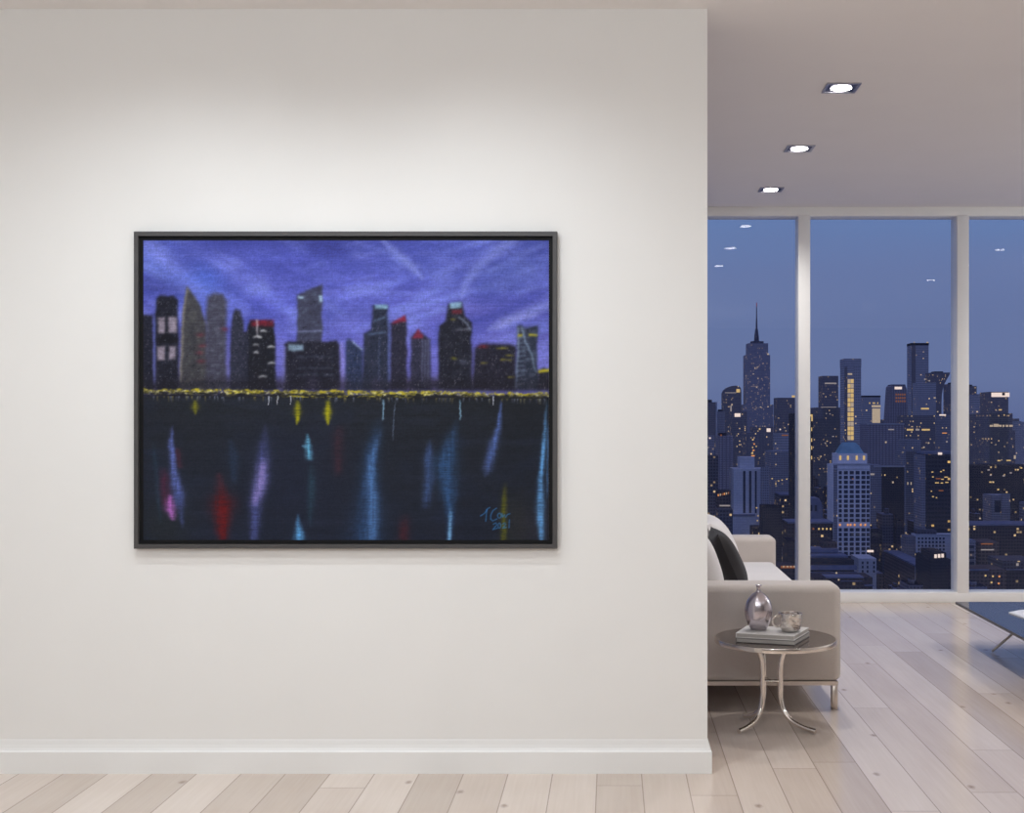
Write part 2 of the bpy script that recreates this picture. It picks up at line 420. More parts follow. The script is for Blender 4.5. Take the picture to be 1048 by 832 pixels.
for pts, ws, a, c in (([(392, 246), (404, 258), (418, 270), (432, 284)], [3, 4.5, 4, 2], .42, (150, 160, 222)),
                      ([(366, 250), (392, 256), (410, 268)], [3, 4, 3], .3, (120, 132, 210)),
                      ([(525, 246), (502, 262), (486, 276), (476, 292), (473, 303)], [7, 6, 6.5, 5, 1.5], .42, (146, 156, 222)),
                      ([(556, 250), (520, 268), (500, 278)], [3, 5, 2], .3, (118, 130, 206)),
                      ([(562, 312), (534, 322), (514, 330), (500, 337)], [6, 6, 5.5, 2], .42, (152, 160, 222)),
                      ([(548, 322), (524, 328), (508, 336)], [2.5, 3, 1.5], .3, (170, 178, 232)),
                      ([(346, 306), (380, 298), (420, 300)], [3, 4, 2], .3, (124, 132, 214))):
    lay(stroke(pts, ws)*a, c)
# haze of light low between the towers
lay(np.exp(-((gy-372)/26.)**2)*.45*(.6+.8*N2), (122, 118, 196))
lay(np.exp(-((gy-394)/8.)**2)*.7, (58, 52, 78))
# towers
def tower(pts, c, soft=1.2, tex=.5, hi=(70, 72, 92)):
    tex *= .75
    m = poly(pts, soft*1.35)*(.88+.24*N3)
    lay(m, c); lay(m*np.clip((N4-.5)*3, 0, 1)*tex, hi); lay(m*np.clip((.45-N3)*3, 0, 1)*.6, [v*.55 for v in c])
B = 399
tower([(145, 322), (156.5, 322), (157.5, B), (144, B)], (32, 33, 46))
tower([(159.5, B), (158.7, 325), (160.5, 306), (164, 302.5), (177, 302.5), (181.5, 306), (182.5, 340), (183, B)], (28, 29, 40))
for r in ((162, 324.5, 168.8, 341), (172.3, 324.5, 180.6, 340.5), (161.5, 355, 168.8, 369), (173, 354.6, 179.3, 368)):
    lay(rect(*r, 1.2)*.85*(.7+.5*N4), (158, 146, 162))
lay(poly([(161, 346), (171, 340), (182, 346), (182, 352), (161, 352)], 1)*.8, (20, 20, 28))
lay(stroke([(158.3, 328), (158, 392)], [.8, .8])*.7, (96, 110, 176))
tower([(183.5, B), (185, 345), (188, 310), (190.5, 298), (192, 293.5), (197, 299), (205, 313), (211, 333), (214, B)], (62, 62, 68), 1.0, .8, (116, 112, 104))
lay(stroke([(184.6, 390), (186.5, 340), (189, 310), (192, 296)], [1.2]*4)*.7, (140, 132, 116))
lay(stroke([(196, 330), (200, 380)], [5, 6])*.5, (48, 50, 56))
tower([(211, B), (210.5, 320), (212, 303), (218, 299.5), (228, 301), (231.5, 308), (231.5, 360), (233, B)], (64, 64, 80), 1.8, .9, (104, 108, 124))
for x, y in ((205, 343), (207, 354), (204, 361), (206, 370), (230, 337)): lay(blob(x, y, 4, 1.8)*.7, (104, 42, 56))
tower([(235, B), (236, 345), (238, 322), (241, 316), (246, 318), (249.3, 328), (250.5, B)], (44, 46, 62), 1.2, .5)
tower([(248, 340), (254, 339), (254, B), (248, B)], (40, 42, 58))
tower([(253, B), (253.2, 333), (257, 328), (278, 328), (281, 332), (282.3, B)], (27, 28, 36), 1.0, .3)
lay(rect(257, 328, 280, 334, 1.5)*.75*(.5+.8*N4), (132, 28, 46))
for x, y, w in ((270, 339, 4), (263.8, 344.4, 4.5), (261.6, 352.4, 3), (277, 354.8, 4), (262, 361, 2.5), (278, 371.5, 4), (268.5, 385.5, 5)):
    lay(stroke([(x-w*.8, y+.4), (x, y-.3), (x+w*.8, y+.5)], [.7, 1.0, .6])*.95, (214, 216, 218))
lay(stroke([(263, 328), (263, 342)], [.9, .7])*.9, (214, 206, 212))
tower([(303.5, 352), (304.3, 302.5), (314, 297.5), (329.6, 290.6), (329.4, 352)], (56, 58, 78), 1.0, .7, (92, 98, 122))
lay(rect(305.5, 303, 311, 305.5)*.8, (168, 200, 222)); lay(rect(326, 302, 329.3, 308.5)*.8, (168, 200, 222))
lay(stroke([(304.5, 340), (318, 339), (328, 339)], [.7]*3)*.7, (140, 148, 190))
tower([(290, B), (291, 352), (295, 350), (345, 349), (347.8, 353), (348, B)], (30, 30, 42), 1.2, .4)
lay(rect(294.5, 353, 310, 359.5, 1)*.8*(.6+.6*N4), (150, 180, 204))
for y in (366, 377, 384): lay(stroke([(303, y), (322, y-1), (340, y-.5)], [.7]*3)*.4*(.3+N4), (110, 128, 160))
lay(stroke([(291, 356), (290, 392)], [1.5, 2.5])*.5, (128, 128, 200)); lay(stroke([(350, 352), (351, 392)], [2, 3])*.5, (140, 132, 200))
tower([(353, B), (354.5, 350), (357, 346.5), (362, 350), (371, 357), (372, B)], (42, 52, 82), 1.2, .4)
lay(stroke([(361, 349), (371, 358)], [.6, .6])*.8, (170, 190, 220))
tower([(371.5, B), (372.3, 341), (380, 337), (381.3, 313), (396.5, 311.5), (398.5, 335), (398.5, B)], (38, 43, 62), 1.2, .5)
lay(rect(383.5, 312, 396.5, 316, .9)*.8, (140, 182, 208)); lay(stroke([(383, 328), (394, 325)], [.8, .8])*.7, (112, 136, 170)); lay(stroke([(377, 342), (394, 340)], [.9, .9])*.6, (100, 124, 160))
lay(stroke([(397.5, 320), (398.5, 390)], [1.2, 1.6])*.6, (96, 112, 176)); lay(stroke([(388, 345), (388, 392)], [.6, .6])*.5, (80, 100, 140))
tower([(399.8, B), (399.8, 331), (408, 327), (414.6, 323), (416.3, 340), (416.5, B)], (38, 37, 54), 1.1, .4)
lay(poly([(401, 331), (408, 325.5), (414.6, 322.5), (415, 328.5), (402, 332)], 1)*.75*(.5+.8*N4), (156, 36, 62))
tower([(420, B), (420.6, 345), (428, 338), (432, 341), (440.5, 348), (441, B)], (44, 44, 64), 1.2, .5)
lay(poly([(422, 346), (428.5, 337), (433, 343), (433, 346)], 1)*.75*(.5+.8*N4), (146, 36, 60))
for x in (432.5, 435.5, 438.5): lay(stroke([(x, 348), (x-.6, 394)], [.7, .5])*.6, (120, 126, 160))
tower([(448.5, B), (449.3, 334), (456, 328), (459, 311), (473.5, 309), (475.5, 324), (482.5, 331), (483.2, B)], (30, 31, 42), 1.1, .5, (84, 88, 108))
lay(poly([(460.5, 310), (473.3, 309), (472.6, 314), (461, 315.5)], .8)*.85, (138, 176, 202)); lay(rect(463, 316.5, 472.5, 321, 1)*.8, (112, 38, 50))
lay(stroke([(470, 325), (478, 332), (481, 338)], [.9]*3)*.7, (130, 140, 160)); lay(stroke([(468, 338), (480, 337)], [.8, .8])*.6, (140, 144, 160))
lay(blob(464, 327, 3, 1)*.8, (140, 130, 40)); lay(blob(464.5, 366.5, 3, 1.2)*.8, (130, 128, 30)); lay(blob(474, 370, 4, 3)*.5, (96, 104, 128))
tower([(484, B), (485.5, 357), (492, 352.5), (520, 352), (528, 354), (528, B)], (34, 33, 46), 1.4, .4)
lay(blob(494.5, 355, 4.5, 1.6)*.8, (130, 34, 46))
for x, y, w in ((514, 356.5, 6), (521, 364, 4), (518, 368.5, 5), (495, 372, 3), (523, 385.5, 3)): lay(stroke([(x-w, y), (x+w, y)], [.8, .6])*.8*(.3+N4), (176, 168, 44))
tower([(527, B), (529.5, 350), (529.5, 334), (533, 333), (538, 336), (549, 333), (550.5, 336), (549, 360), (552, B)], (44, 50, 68), 1.0, .6, (130, 142, 164))
lay(stroke([(534.5, 336), (538, 350), (545, 366), (548, 380)], [1, .9, .8, .6])*.7, (146, 168, 196)); lay(stroke([(530.5, 336), (531, 352), (528, 396)], [.8]*3)*.7, (140, 158, 186))
for k in range(11): lay(stroke([(530, 346+k*4.8), (537, 345+k*4.8)], [.6, .6])*.55, (128, 142, 168))
lay(rect(530.5, 342, 535, 344, .6)*.9, (176, 166, 46)); lay(rect(541, 342, 549.5, 344, .6)*.9, (176, 166, 46))
tower([(551, B), (551, 380), (556, 376.5), (562, 378), (562, B)], (34, 33, 44))
lay(stroke([(552, 380.5), (561.5, 378.5)], [1.4, 1.6])*.95, (206, 192, 40))
for x in (290, 320, 352, 386, 420, 446): lay(blob(x, 394, 6, 8)*.4, (84, 76, 112))
lay(np.exp(-((gy-394)/7.)**2)*.55*(.5+N2), (30, 28, 38))
# soften the painted town a little
kr = np.exp(-(np.arange(-4, 5)/1.25)**2/2); kr /= kr.sum()
for ax in (0, 1):
    P_ = np.pad(IM, [(4, 4) if a == ax else (0, 0) for a in range(3)], mode='edge')
    IM[:] = sum(k_*np.take(P_, range(i, i+IM.shape[ax]), axis=ax) for i, k_ in enumerate(kr))
ND = fbm(2.2, 3.2, 131); inb = np.clip((IM.mean(-1) < 62)*1., 0, 1)*np.clip((gy-300)/10, 0, 1)
lay(inb*np.clip((ND-.66)*5, 0, 1)*.5, (118, 118, 132)); lay(inb*np.clip((.40-ND)*4, 0, 1)*.6, (20, 20, 27))
# water
wm = np.clip((gy-404.5)/2, 0, 1)
tw = np.clip((gy-405)/148, 0, 1)[..., None]
tx = np.clip((gx-145)/416, 0, 1)[..., None]
W = (np.array((34, 37, 44))*(1-tw) + np.array((32, 37, 52))*tw)*(1-.10*tx)
IM[:] = IM*(1-wm[..., None]) + W*wm[..., None]
lay(wm*np.clip(.5-N2, 0, 1)*.7, (24, 26, 36)); lay(wm*np.clip(N2-.55, 0, 1)*.7, (46, 54, 80)); lay(wm*np.clip(N1-.55, 0, 1)*.6, (36, 46, 78))
lay(blob(165, 540, 30, 30)*.5, (38, 42, 42)); lay(blob(545, 540, 28, 26)*.5, (48, 46, 52)); lay(blob(300, 480, 60, 60)*.2, (30, 36, 70))
def ref(pts, ws, a, c): lay(brush(pts, ws)*min(1, a*1.08), c)
ref([(157, 455), (161, 490), (164, 535)], [2, 2.5, 2], .4, (40, 66, 84))
ref([(168, 480), (169, 500), (172, 522)], [4, 5, 4], .5, (92, 36, 62)); ref([(181, 460), (184, 478)], [3, 3], .4, (92, 36, 56))
ref([(176, 436), (175, 455), (177.5, 478), (181, 500), (184, 520)], [1.2, 2.8, 3, 5, 5.5], .85, (88, 102, 170))
ref([(182, 505), (187, 540)], [4, 2], .4, (70, 86, 150))
ref([(174, 508), (174.5, 520), (177, 532)], [2.5, 5, 2], .85, (166, 100, 180))
ref([(227, 496), (227.5, 516), (228, 550)], [4, 10, 4], .95, (94, 24, 28)); ref([(224, 485), (226, 500)], [3, 5], .4, (92, 36, 44))
ref([(236, 450), (239, 470), (240, 494)], [2.5, 5, 3], .4, (44, 66, 100))
ref([(271.5, 434), (270.5, 455), (268, 485), (262, 515), (260.5, 550)], [2, 5, 7, 6, 4], .6, (78, 86, 150))
ref([(270, 470), (266.5, 495), (260.5, 517)], [4, 5, 4], .75, (134, 122, 186))
ref([(314.6, 445), (315.5, 457), (317.5, 470)], [1.2, 3, 3], .85, (96, 168, 206)); ref([(310, 456), (314, 457)], [1, 1.4], .8, (100, 160, 196))
ref([(318.5, 475), (319, 500), (317, 540)], [3, 4, 2], .35, (48, 88, 104)); ref([(304.8, 527), (305.6, 540), (306, 553)], [1.2, 3, 5], .85, (86, 150, 206))
for x, h in ((304.5, 16), (335.8, 16), (200, 8)): ref([(x, 411), (x, 411+h*.7), (x, 412+h*1.4)], [2, 3.4, 1], .85 if h > 9 else .5, (150, 146, 24))
ref([(347, 436), (346, 486)], [5, 4], .35, (86, 36, 44)); ref([(414, 528), (413, 552)], [5, 5], .5, (84, 30, 36))
ref([(389, 428), (382, 455), (378, 480), (377, 520), (374, 553)], [4, 7, 8, 11, 15], .55, (46, 80, 128))
ref([(390, 440), (380, 470), (379, 492), (382, 510), (381, 553)], [2, 3.5, 4.5, 5, 4.5], .7, (78, 116, 170)); ref([(392, 409), (392, 430)], [.8, .8], .8, (130, 170, 200))
ref([(404, 410), (402, 450)], [.6, .6], .5, (110, 130, 160))
ref([(440, 450), (438, 470), (439, 490), (435, 520)], [2, 4.5, 4.5, 4], .6, (66, 92, 146))
ref([(468, 430), (462, 450), (456, 475), (459, 505), (461, 530), (460, 553)], [2, 6, 10, 7, 3, 2.5], .7, (50, 88, 138)); ref([(461, 520), (460, 553)], [1.4, 1.8], .8, (120, 170, 210))
ref([(471.3, 409), (471, 430)], [.8, .8], .8, (130, 170, 196))
ref([(513, 409), (511, 435), (505, 455), (499, 480), (497, 488)], [.8, 2.5, 4, 4.5, 1.5], .8, (82, 106, 172))
ref([(559.5, 412), (557, 450), (553.5, 490), (552.5, 520), (554, 553)], [1.2, 2, 2.6, 4, 2.6], .9, (92, 148, 204)); ref([(561, 430), (560, 510)], [1, 1], .6, (80, 120, 170))
ref([(517, 495), (515.5, 525), (515.5, 553)], [2, 3, 2.6], .75, (98, 98, 26)); ref([(530, 500), (528, 553)], [10, 10], .25, (50, 50, 36))
rgp = np.random.RandomState(5)
# the lit shore
def shore(n, y0, y1, c, wmax, al):
    for _ in range(n):
        x = rgp.uniform(145, 562); yb = y0+(x-145)/416*4.0 + rgp.uniform(-1, 1)*y1
        w = rgp.uniform(.8, wmax); i0 = int((x-PX0-14)*KS); i1 = int((x-PX0+14)*KS)
        i0, i1 = max(0, i0), min(NW, i1)
        if i1 <= i0: continue
        j0, j1 = max(0, int((yb-PY0-6)*KS)), min(NH, int((yb-PY0+6)*KS))
        sx, sy = gx[j0:j1, i0:i1], gy[j0:j1, i0:i1]
        m = (np.exp(-((sx-x)/w)**2-((sy-yb)/rgp.uniform(.6, 1.3))**2)*al)[..., None]
        IM[j0:j1, i0:i1] = IM[j0:j1, i0:i1]*(1-m)+np.array(c)*m
lay(np.exp(-((gy-404.5-(gx-145)/416*3)/2.2)**2)*.85, (26, 26, 32))
shore(150, 402, 2.2, (60, 58, 44), 5, .7); shore(330, 399.6, 1.7, (186, 172, 34), 2.6, .75); shore(150, 400.6, 1.6, (220, 214, 150), 1.6, .8); shore(170, 401, 2.4, (78, 74, 40), 2.4, .7)
lay(np.clip((gx-270)/40, 0, 1)*np.clip((440-gx)/40, 0, 1)*np.exp(-((gy-405.5)/1.1)**2)*(N3 > .5)*.8, (196, 184, 40))
shore(240, 403.0, 2.0, (28, 28, 34), 4, .75)
for _ in range(110):
    x = rgp.uniform(150, 560); y = 405.5+(x-145)/416*3; h = rgp.uniform(2, 7)
    lay_c = [(120, 112, 60), (110, 120, 140), (70, 76, 96)][rgp.randint(3)]
    i0, i1 = max(0, int((x-PX0-3)*KS)), min(NW, int((x-PX0+3)*KS)); j0, j1 = int((y-PY0)*KS), min(NH, int((y-PY0+h)*KS))
    sx, sy = gx[j0:j1, i0:i1], gy[j0:j1, i0:i1]
    m = (np.exp(-((sx-x)/.8)**2)*(1-(sy-y)/h)*.6)[..., None]
    IM[j0:j1, i0:i1] = IM[j0:j1, i0:i1]*(1-m)+np.array(lay_c)*m
for x in (275, 284, 298, 505): lay(stroke([(x, 406), (x-1, 414)], [.7, .3])*.8, (200, 206, 220))
# signature
gx, gy = gx0, gy0
def sig(pts): lay(stroke([(480+a/11.64, 500+b/11.64) for a, b in pts], [.6]*len(pts))*.72, (48, 112, 172))
def ring(cx, cy, rx, ry): return [(cx+rx*math.cos(a*PI/6), cy+ry*math.sin(a*PI/6)) for a in range(13)]
sig([(138, 325), (185, 295), (222, 240), (248, 225)]); sig([(212, 250), (206, 320), (200, 388)])
sig([(328, 233), (285, 262), (260, 315), (258, 362), (282, 386), (332, 362)]); sig(ring(362, 322, 22, 28))
sig([(395, 300), (400, 338), (425, 312), (436, 342), (460, 308), (488, 300)])
sig([(290, 425), (320, 408), (332, 432), (284, 488), (338, 470)]); sig(ring(362, 440, 16, 30))
sig([(402, 424), (424, 408), (436, 430), (402, 470), (444, 462)]); sig([(482, 372), (476, 465)])
# weave and brush relief
rows = np.random.RandomState(3).rand(NH, 1); fine = np.random.RandomState(4).rand(NH, NW)
IM *= (1 + .08*(rows-.5) + .14*(value_noise(NW, NH, 6, 1.2, 77)-.5) + .10*(value_noise(NW, NH, 1.4, 4, 78)-.5) + .14*(fine-.5))[..., None]
IM = np.clip(IM, 0, 255)

YC = YW - .018
sx_ = YC/F
verts = np.zeros((NH, NW, 3)); verts[..., 0] = (gx-VX)*sx_; verts[..., 2] = EYE-(gy-VY)*sx_
zc = EYE-(399-VY)*sx_; xc = (353.5-VX)*sx_
verts[..., 0] -= xc; verts[..., 2] -= zc
me = bpy.data.meshes.new('canvas')
idx = np.arange(NH*NW).reshape(NH, NW)
quads = np.stack([idx[1:, :-1], idx[1:, 1:], idx[:-1, 1:], idx[:-1, :-1]], -1).reshape(-1, 4)
me.vertices.add(NH*NW); me.vertices.foreach_set('co', verts.reshape(-1).astype(np.float32))
me.loops.add(quads.size); me.loops.foreach_set('vertex_index', quads.reshape(-1).astype(np.int32))
me.polygons.add(len(quads)); me.polygons.foreach_set('loop_start', (np.arange(len(quads))*4).astype(np.int32))
try: me.polygons.foreach_set('loop_total', np.full(len(quads), 4, np.int32))
except Exception: pass
me.update(calc_edges=True)
s = IM/255.; LIN = np.where(s <= .04045, s/12.92, ((s+.055)/1.055)**2.4)
ca = me.color_attributes.new('paint', 'FLOAT_COLOR', 'POINT')
ca.data.foreach_set('color', np.concatenate([LIN, np.ones((NH, NW, 1))], -1).reshape(-1).astype(np.float32))
tt = NT('oil_paint'); at = tt.n('ShaderNodeAttribute', attribute_name='paint')
bmp = tt.n('ShaderNodeVectorMath', operation='MULTIPLY'); tt.l(tt.co(), bmp.inputs[0]); bmp.inputs[1].default_value = (.25, 1, 1)
PAINT_GAIN = 1.0
cg = tt.mix(1, at.outputs['Color'], (PAINT_GAIN,)*3+(1,), 'MULTIPLY')
tt.pbr(cg, .62, 0, .12, tt.noise(bmp.outputs[0], 420, 2), .12, .001)
me.materials.append(tt.m)
art = empty('framed_painting', (xc, YW, zc))
tag(art, 'painted night skyline reflected in dark water, grey floater frame, hung on white wall', 'painting')
cv = bpy.data.objects.new('canvas', me); COL.objects.link(cv); cv.parent = art; cv.location = (0, YC-YW, 0)
YFr = YW-.032; sf = YFr/F
def fr_x(p): return (p-VX)*sf-xc
def fr_z(p): return EYE-(p-VY)*sf-zc
def mitred(x0, x1, y0, y1, w, ya, yb):
    """one picture-frame moulding: outer rectangle in px, width in px, from depth ya to yb"""
    bm = bmesh.new(); ox0, ox1, oz0, oz1 = fr_x(x0), fr_x(x1), fr_z(y1), fr_z(y0); w *= sf
    def R(a, b, c, d, y): return [bm.verts.new(p) for p in ((a, y, c), (b, y, c), (b, y, d), (a, y, d))]
    L = [R(ox0, ox1, oz0, oz1, yb), R(ox0, ox1, oz0, oz1, ya+.002), R(ox0+.002, ox1-.002, oz0+.002, oz1-.002, ya), R(ox0+w, ox1-w, oz0+w, oz1-w, ya), R(ox0+w, ox1-w, oz0+w, oz1-w, yb)]
    for A, B in zip(L, L[1:]+L[:1]):
        for k in range(4): bm.faces.new((A[k], A[(k+1) % 4], B[(k+1) % 4], B[k]))
    return bm
fr_ = obj('frame', mitred(136.7, 570.2, 236.8, 561.6, 4.6, -.032, -.0005), M_frame, art, smooth=False)
obj('liner', mitred(141.4, 565.5, 241.5, 556.9, 3.9, -.020, -.0005), M_liner, fr_, smooth=False)['label'] = 'black recessed inner liner'

# ================================================================== SOFA
XS0, XS1 = .10, 1.100
YA, YB = 5.60, 8.13
sofa = empty('sofa', ((XS0+XS1)/2, (YA+YB)/2, 0))
tag(sofa, 'pale grey linen sofa with square arms on slim metal legs', 'sofa')
ox, oy = sofa.location.x, sofa.location.y
def sbox(name, x0, x1, y0, y1, z0, z1, bev, mat, seg=5, par=None):
    return obj(name, nb(x0-ox, x1-ox, y0-oy, y1-oy, z0, z1, bev, seg), mat, par or sofa, angle=70)
sbox('arm', XS0, XS1, YA, YA+.22, .136, .598, .038, M_sofa)
sbox('arm', XS0, XS1+.012, YB-.22, YB, .136, .598, .038, M_sofa)
sbox('backrest', XS0, XS0+.2, YA+.215, YB-.215, .136, .66, .05, M_sofa)
sbox('base', XS0+.19, XS1-.02, YA+.20, YB-.20, .136, .30, .015, M_sofa)
for k in range(2):
    y0 = YA+.222+k*1.04
    sbox('seat_cushion', XS0+.2, XS1-.005, y0, y0+1.035, .295, .437, .04, M_cush)
bm = bmesh.new()
for a in ((XS0+.02, XS1-.015, YA+.015, YA+.045), (XS0+.02, XS1-.015, YB-.045, YB-.015), (XS0+.02, XS0+.05, YA+.045, YB-.045), (XS1-.045, XS1-.015, YA+.045, YB-.045)):
    box(bm, a[0]-ox, a[1]-ox, a[2]-oy, a[3]-oy, .117, .137)
obj('rail', bm, M_steel, sofa, smooth=False)['label'] = 'thin metal rail under the sofa'
for x in (XS0+.03, XS1-.046):
    for y in (YA+.017, YB-.048):
        sbox('leg', x, x+.030, y, y+.030, 0, .1175, .003, M_steel, 1)

def pillow(w, h, th, n=22, pinch=.10, e=2.6):
    bm = bmesh.new(); g = {}
    for side in (1, -1):
        for i in range(n+1):
            for j in range(n+1):
                u, v = -1+2*i/n, -1+2*j/n
                edge = i in (0, n) or j in (0, n)
                if edge and side == -1: g[side, i, j] = g[1, i, j]; continue
                t = ((1-abs(u)**e)*(1-abs(v)**e))**.55
                k = 1-pinch*(u*u*(1-v*v)*.0+abs(u)**2*0) ; sx = 1-pinch*(1-v*v)*abs(u)**3; sz = 1-pinch*(1-u*u)*abs(v)**3
                wob = .02*math.sin(3.1*u+1.3*side)*math.sin(2.3*v+.7)
                g[side, i, j] = bm.verts.new((u*w/2*sx, side*(t*th/2 + (wob*th if not edge else 0)), v*h/2*sz))
    for side in (1, -1):
        for i in range(n):
            for j in range(n):
                f = (g[side, i, j], g[side, i+1, j], g[side, i+1, j+1], g[side, i, j+1])
                bm.faces.new(f if side < 0 else f[::-1])
    return bm
# pillow local: width along X, thickness along Y, height along Z ; turned so its face looks to +X
def cushion(name, label, mat, x, y, z, w, h, th, lean, yaw=0, group=None):
    o = obj(name, pillow(w, h, th), mat, loc=(x, y, z))
    o.rotation_euler = (Matrix.Rotation(yaw, 3, 'Z') @ Matrix.Rotation(-lean, 3, 'Y') @ Matrix.Rotation(PI/2, 3, 'Z')).to_euler()
    tag(o, label, 'cushion', group); return o
cushion('back_cushion', 'plump pale cushion at the window end of the sofa, its top edge highest', M_cush, .625, 7.28, .615, .90, .38, .27, math.radians(24), 0, 'pale cushions on the sofa')
cushion('back_cushion', 'pale cushion in front of the charcoal one, at the near end of the sofa', M_cush,   .455, 6.02, .637, .44, .42, .20, math.radians(17), 0, 'pale cushions on the sofa')
cushion('throw_cushion', 'charcoal throw cushion leaning between pale cushions on the sofa', M_dark, .645, 6.52, .604, .46, .38, .15, math.radians(24), 0)

# ================================================================== SIDE TABLE
TX, TY, TZ = PX(793.5, 5.30), 5.30, .405
tab = empty('side_table', (TX, TY, 0))
tag(tab, 'small round side table with glass top and curved chrome tube legs', 'side table')
R = .274
obj('tabletop', lathe(bmesh.new(), [(R-.006, TZ-.010), (R-.006, TZ)], 72), M_tableglass, tab)
bm = lathe(bmesh.new(), [(R-.006, TZ-.020), (R-.001, TZ-.020), (R, TZ-.018), (R, TZ-.001), (R-.001, TZ+.001), (R-.005, TZ+.001), (R-.006, TZ)], 96, cap0=False, cap1=False)
obj('rim', bm, M_chrome, tab)['label'] = 'chrome rim around the glass top'
cx0, r0 = -.020, .0118
def leg(ux, uy, tipx, tipy):
    """upright at (ux,uy) from the axis, splaying at the top and to a foot tip"""
    du = Vector((ux-cx0, uy)).normalized()
    top = Vector((ux, uy)) + du*.075
    tx, ty = tipx, tipy
    dt = Vector((tx-ux, ty-uy)); L = dt.length; dt.normalize()
    P = [(top.x, top.y, TZ-.018), (ux+du.x*.035, uy+du.y*.035, TZ-.035), (ux+du.x*.010, uy+du.y*.010, TZ-.075), (ux, uy, TZ-.13), (ux, uy, .20), (ux, uy, .14),
         (ux+dt.x*L*.08, uy+dt.y*L*.08, .085), (ux+dt.x*L*.28, uy+dt.y*L*.28, .046), (ux+dt.x*L*.6, uy+dt.y*L*.6, .024), (tx, ty, r0+.001)]
    return tube(bmesh.new(), smooth_path(P, 7), r0, 16)
def off(px, py): d = EYE*F/(py-VY); return PX(px, d)-TX, d-TY
for ux, uy, tip in ((-.060, -.015, off(756, 751.5)), (.021, -.015, off(835, 751.5)), (-.046, .055, off(762, 735))):
    obj('leg', leg(ux, uy, *tip), M_chrome, tab)
obj('brace', tube(tube(bmesh.new(), [(-.060, -.015, .212), (.021, -.015, .212)], .007, 12), [(-.02, -.015, .212), (-.046, .055, .212)], .007, 12), M_chrome, tab)

# books on the side table
def book(name, label, cs, z, t, mcov):
    """cs: four floor-plan corners (world), near-left first, anticlockwise"""
    c = sum((Vector((*p, 0)) for p in cs), Vector())/4
    o = empty(name, (c.x, c.y, z)); tag(o, label, 'book')
    q = [Vector((p[0]-c.x, p[1]-c.y)) for p in cs]
    def ins(k): return [(v.x*k, v.y*k) for v in q]
    obj('pages', prism(bmesh.new(), ins(.975), 'z', .003, t-.003), M_pages, o, smooth=False)
    bm = prism(bmesh.new(), ins(1), 'z', 0, .003); prism(bm, ins(1), 'z', t-.003, t)
    a, b = q[0], q[3]; n = (b-a).normalized()
    e = (q[1]-q[0]).normalized()*.004
    prism(bm, [(a.x, a.y), (a.x+e.x, a.y+e.y), (b.x+e.x, b.y+e.y), (b.x, b.y)], 'z', .003, t-.003)
    obj('cover', bm, mcov, o, smooth=False); return o
def onz(px, py, z): d = (EYE-z)*F/(py-VY); return (PX(px, d), d)
zt = TZ+.0012; tb = .0205
def bookcs(z, k=1, sh=0):
    c = [onz(753, 647.8, zt+.041), onz(813.3, 651.0, zt+.041), onz(829, 641.9, zt+.041), onz(764.5, 640.3, zt+.041)]
    m = (sum(p[0] for p in c)/4, sum(p[1] for p in c)/4)
    return [(m[0]+(p[0]-m[0])*k+sh, m[1]+(p[1]-m[1])*k) for p in c]
book('book', 'grey-edged large book lying lowest on the side table', bookcs(0, 1.0), zt, tb, M_cover_g)
book('book', 'white-covered large book on top of the grey one, under the vase', bookcs(0, .99, -.002), zt+tb+.0003, tb, M_cover_w)
zb = zt+2*tb+.0006
# vase
vx, vy = onz(776.3, 644.3, zb); vy += .0
vs = empty('vase', (vx, vy, zb)); tag(vs, 'smoky silver egg-shaped bottle vase with narrow neck', 'vase')
pr = [(.030, 0), (.034, .002), (.047, .022), (.058, .052), (.0625, .080), (.060, .106), (.051, .132), (.036, .152), (.020, .164), (.011, .171)]
pp = smooth_path([(r, 0, z) for r, z in pr], 5)
obj('body', lathe(bmesh.new(), [(max(p.x, .001), p.z) for p in pp], 56, .72), M_mercury, vs)
obj('neck', lathe(bmesh.new(), [(.0112, .170), (.0085, .178), (.0082, .190), (.012, .195), (.0145, .198), (.0142, .200), (.0095, .1985), (.007, .190)], 32), M_mercury, vs)
# mug
mx, my = onz(808.7, 646.0, zb)
mg = empty('mug', (mx, my, zb)); tag(mg, 'small hammered silver mug standing on the white book beside the vase', 'mug')
ins_ = [(.046, .0905), (.040, .088), (.036, .05), (.03, .012), (.001, .010)]
body = [(.030, 0), (.036, .002), (.045, .013), (.050, .032), (.0525, .055), (.0535, .079), (.053, .082), (.051, .0825), (.0495, .081), (.0485, .055), (.046, .032), (.034, .012), (.001, .010)]
obj('bowl', lathe(bmesh.new(), body, 48), M_hammered, mg)
hp = smooth_path([(-.050, -.006, .066), (-.064, -.012, .070), (-.078, -.016, .056), (-.077, -.016, .036), (-.062, -.012, .023), (-.046, -.006, .026)], 6)
obj('handle', tube(bmesh.new(), hp, .0052, 12), M_hammered, mg)

# ================================================================== COFFEE TABLE
CZ = .27
ct = empty('coffee_table', (2.72, 6.45, 0)); tag(ct, 'low dark glass coffee table on slanting thin metal legs', 'coffee table')
cxa, cxb, cya, cyb = 2.118, 3.42, 5.62, 7.21
obj('tabletop', nb(cxa-2.72, cxb-2.72, cya-6.45, cyb-6.45, CZ-.014, CZ, .002, 1), M_coffeeglass, ct, smooth=False)
bm = bmesh.new()
for a in ((cxa-.004, cxa, cya-.004, cyb+.004), (cxb, cxb+.004, cya-.004, cyb+.004), (cxa, cxb, cya-.004, cya), (cxa, cxb, cyb, cyb+.004)):
    box(bm, a[0]-2.72, a[1]-2.72, a[2]-6.45, a[3]-6.45, CZ-.0145, CZ)
M_edge = m_plain('dark_glass_edge', (52, 50, 54), .3, .5)
obj('edge_band', bm, M_edge, ct, smooth=False)['label'] = 'dark polished edge of the glass top'
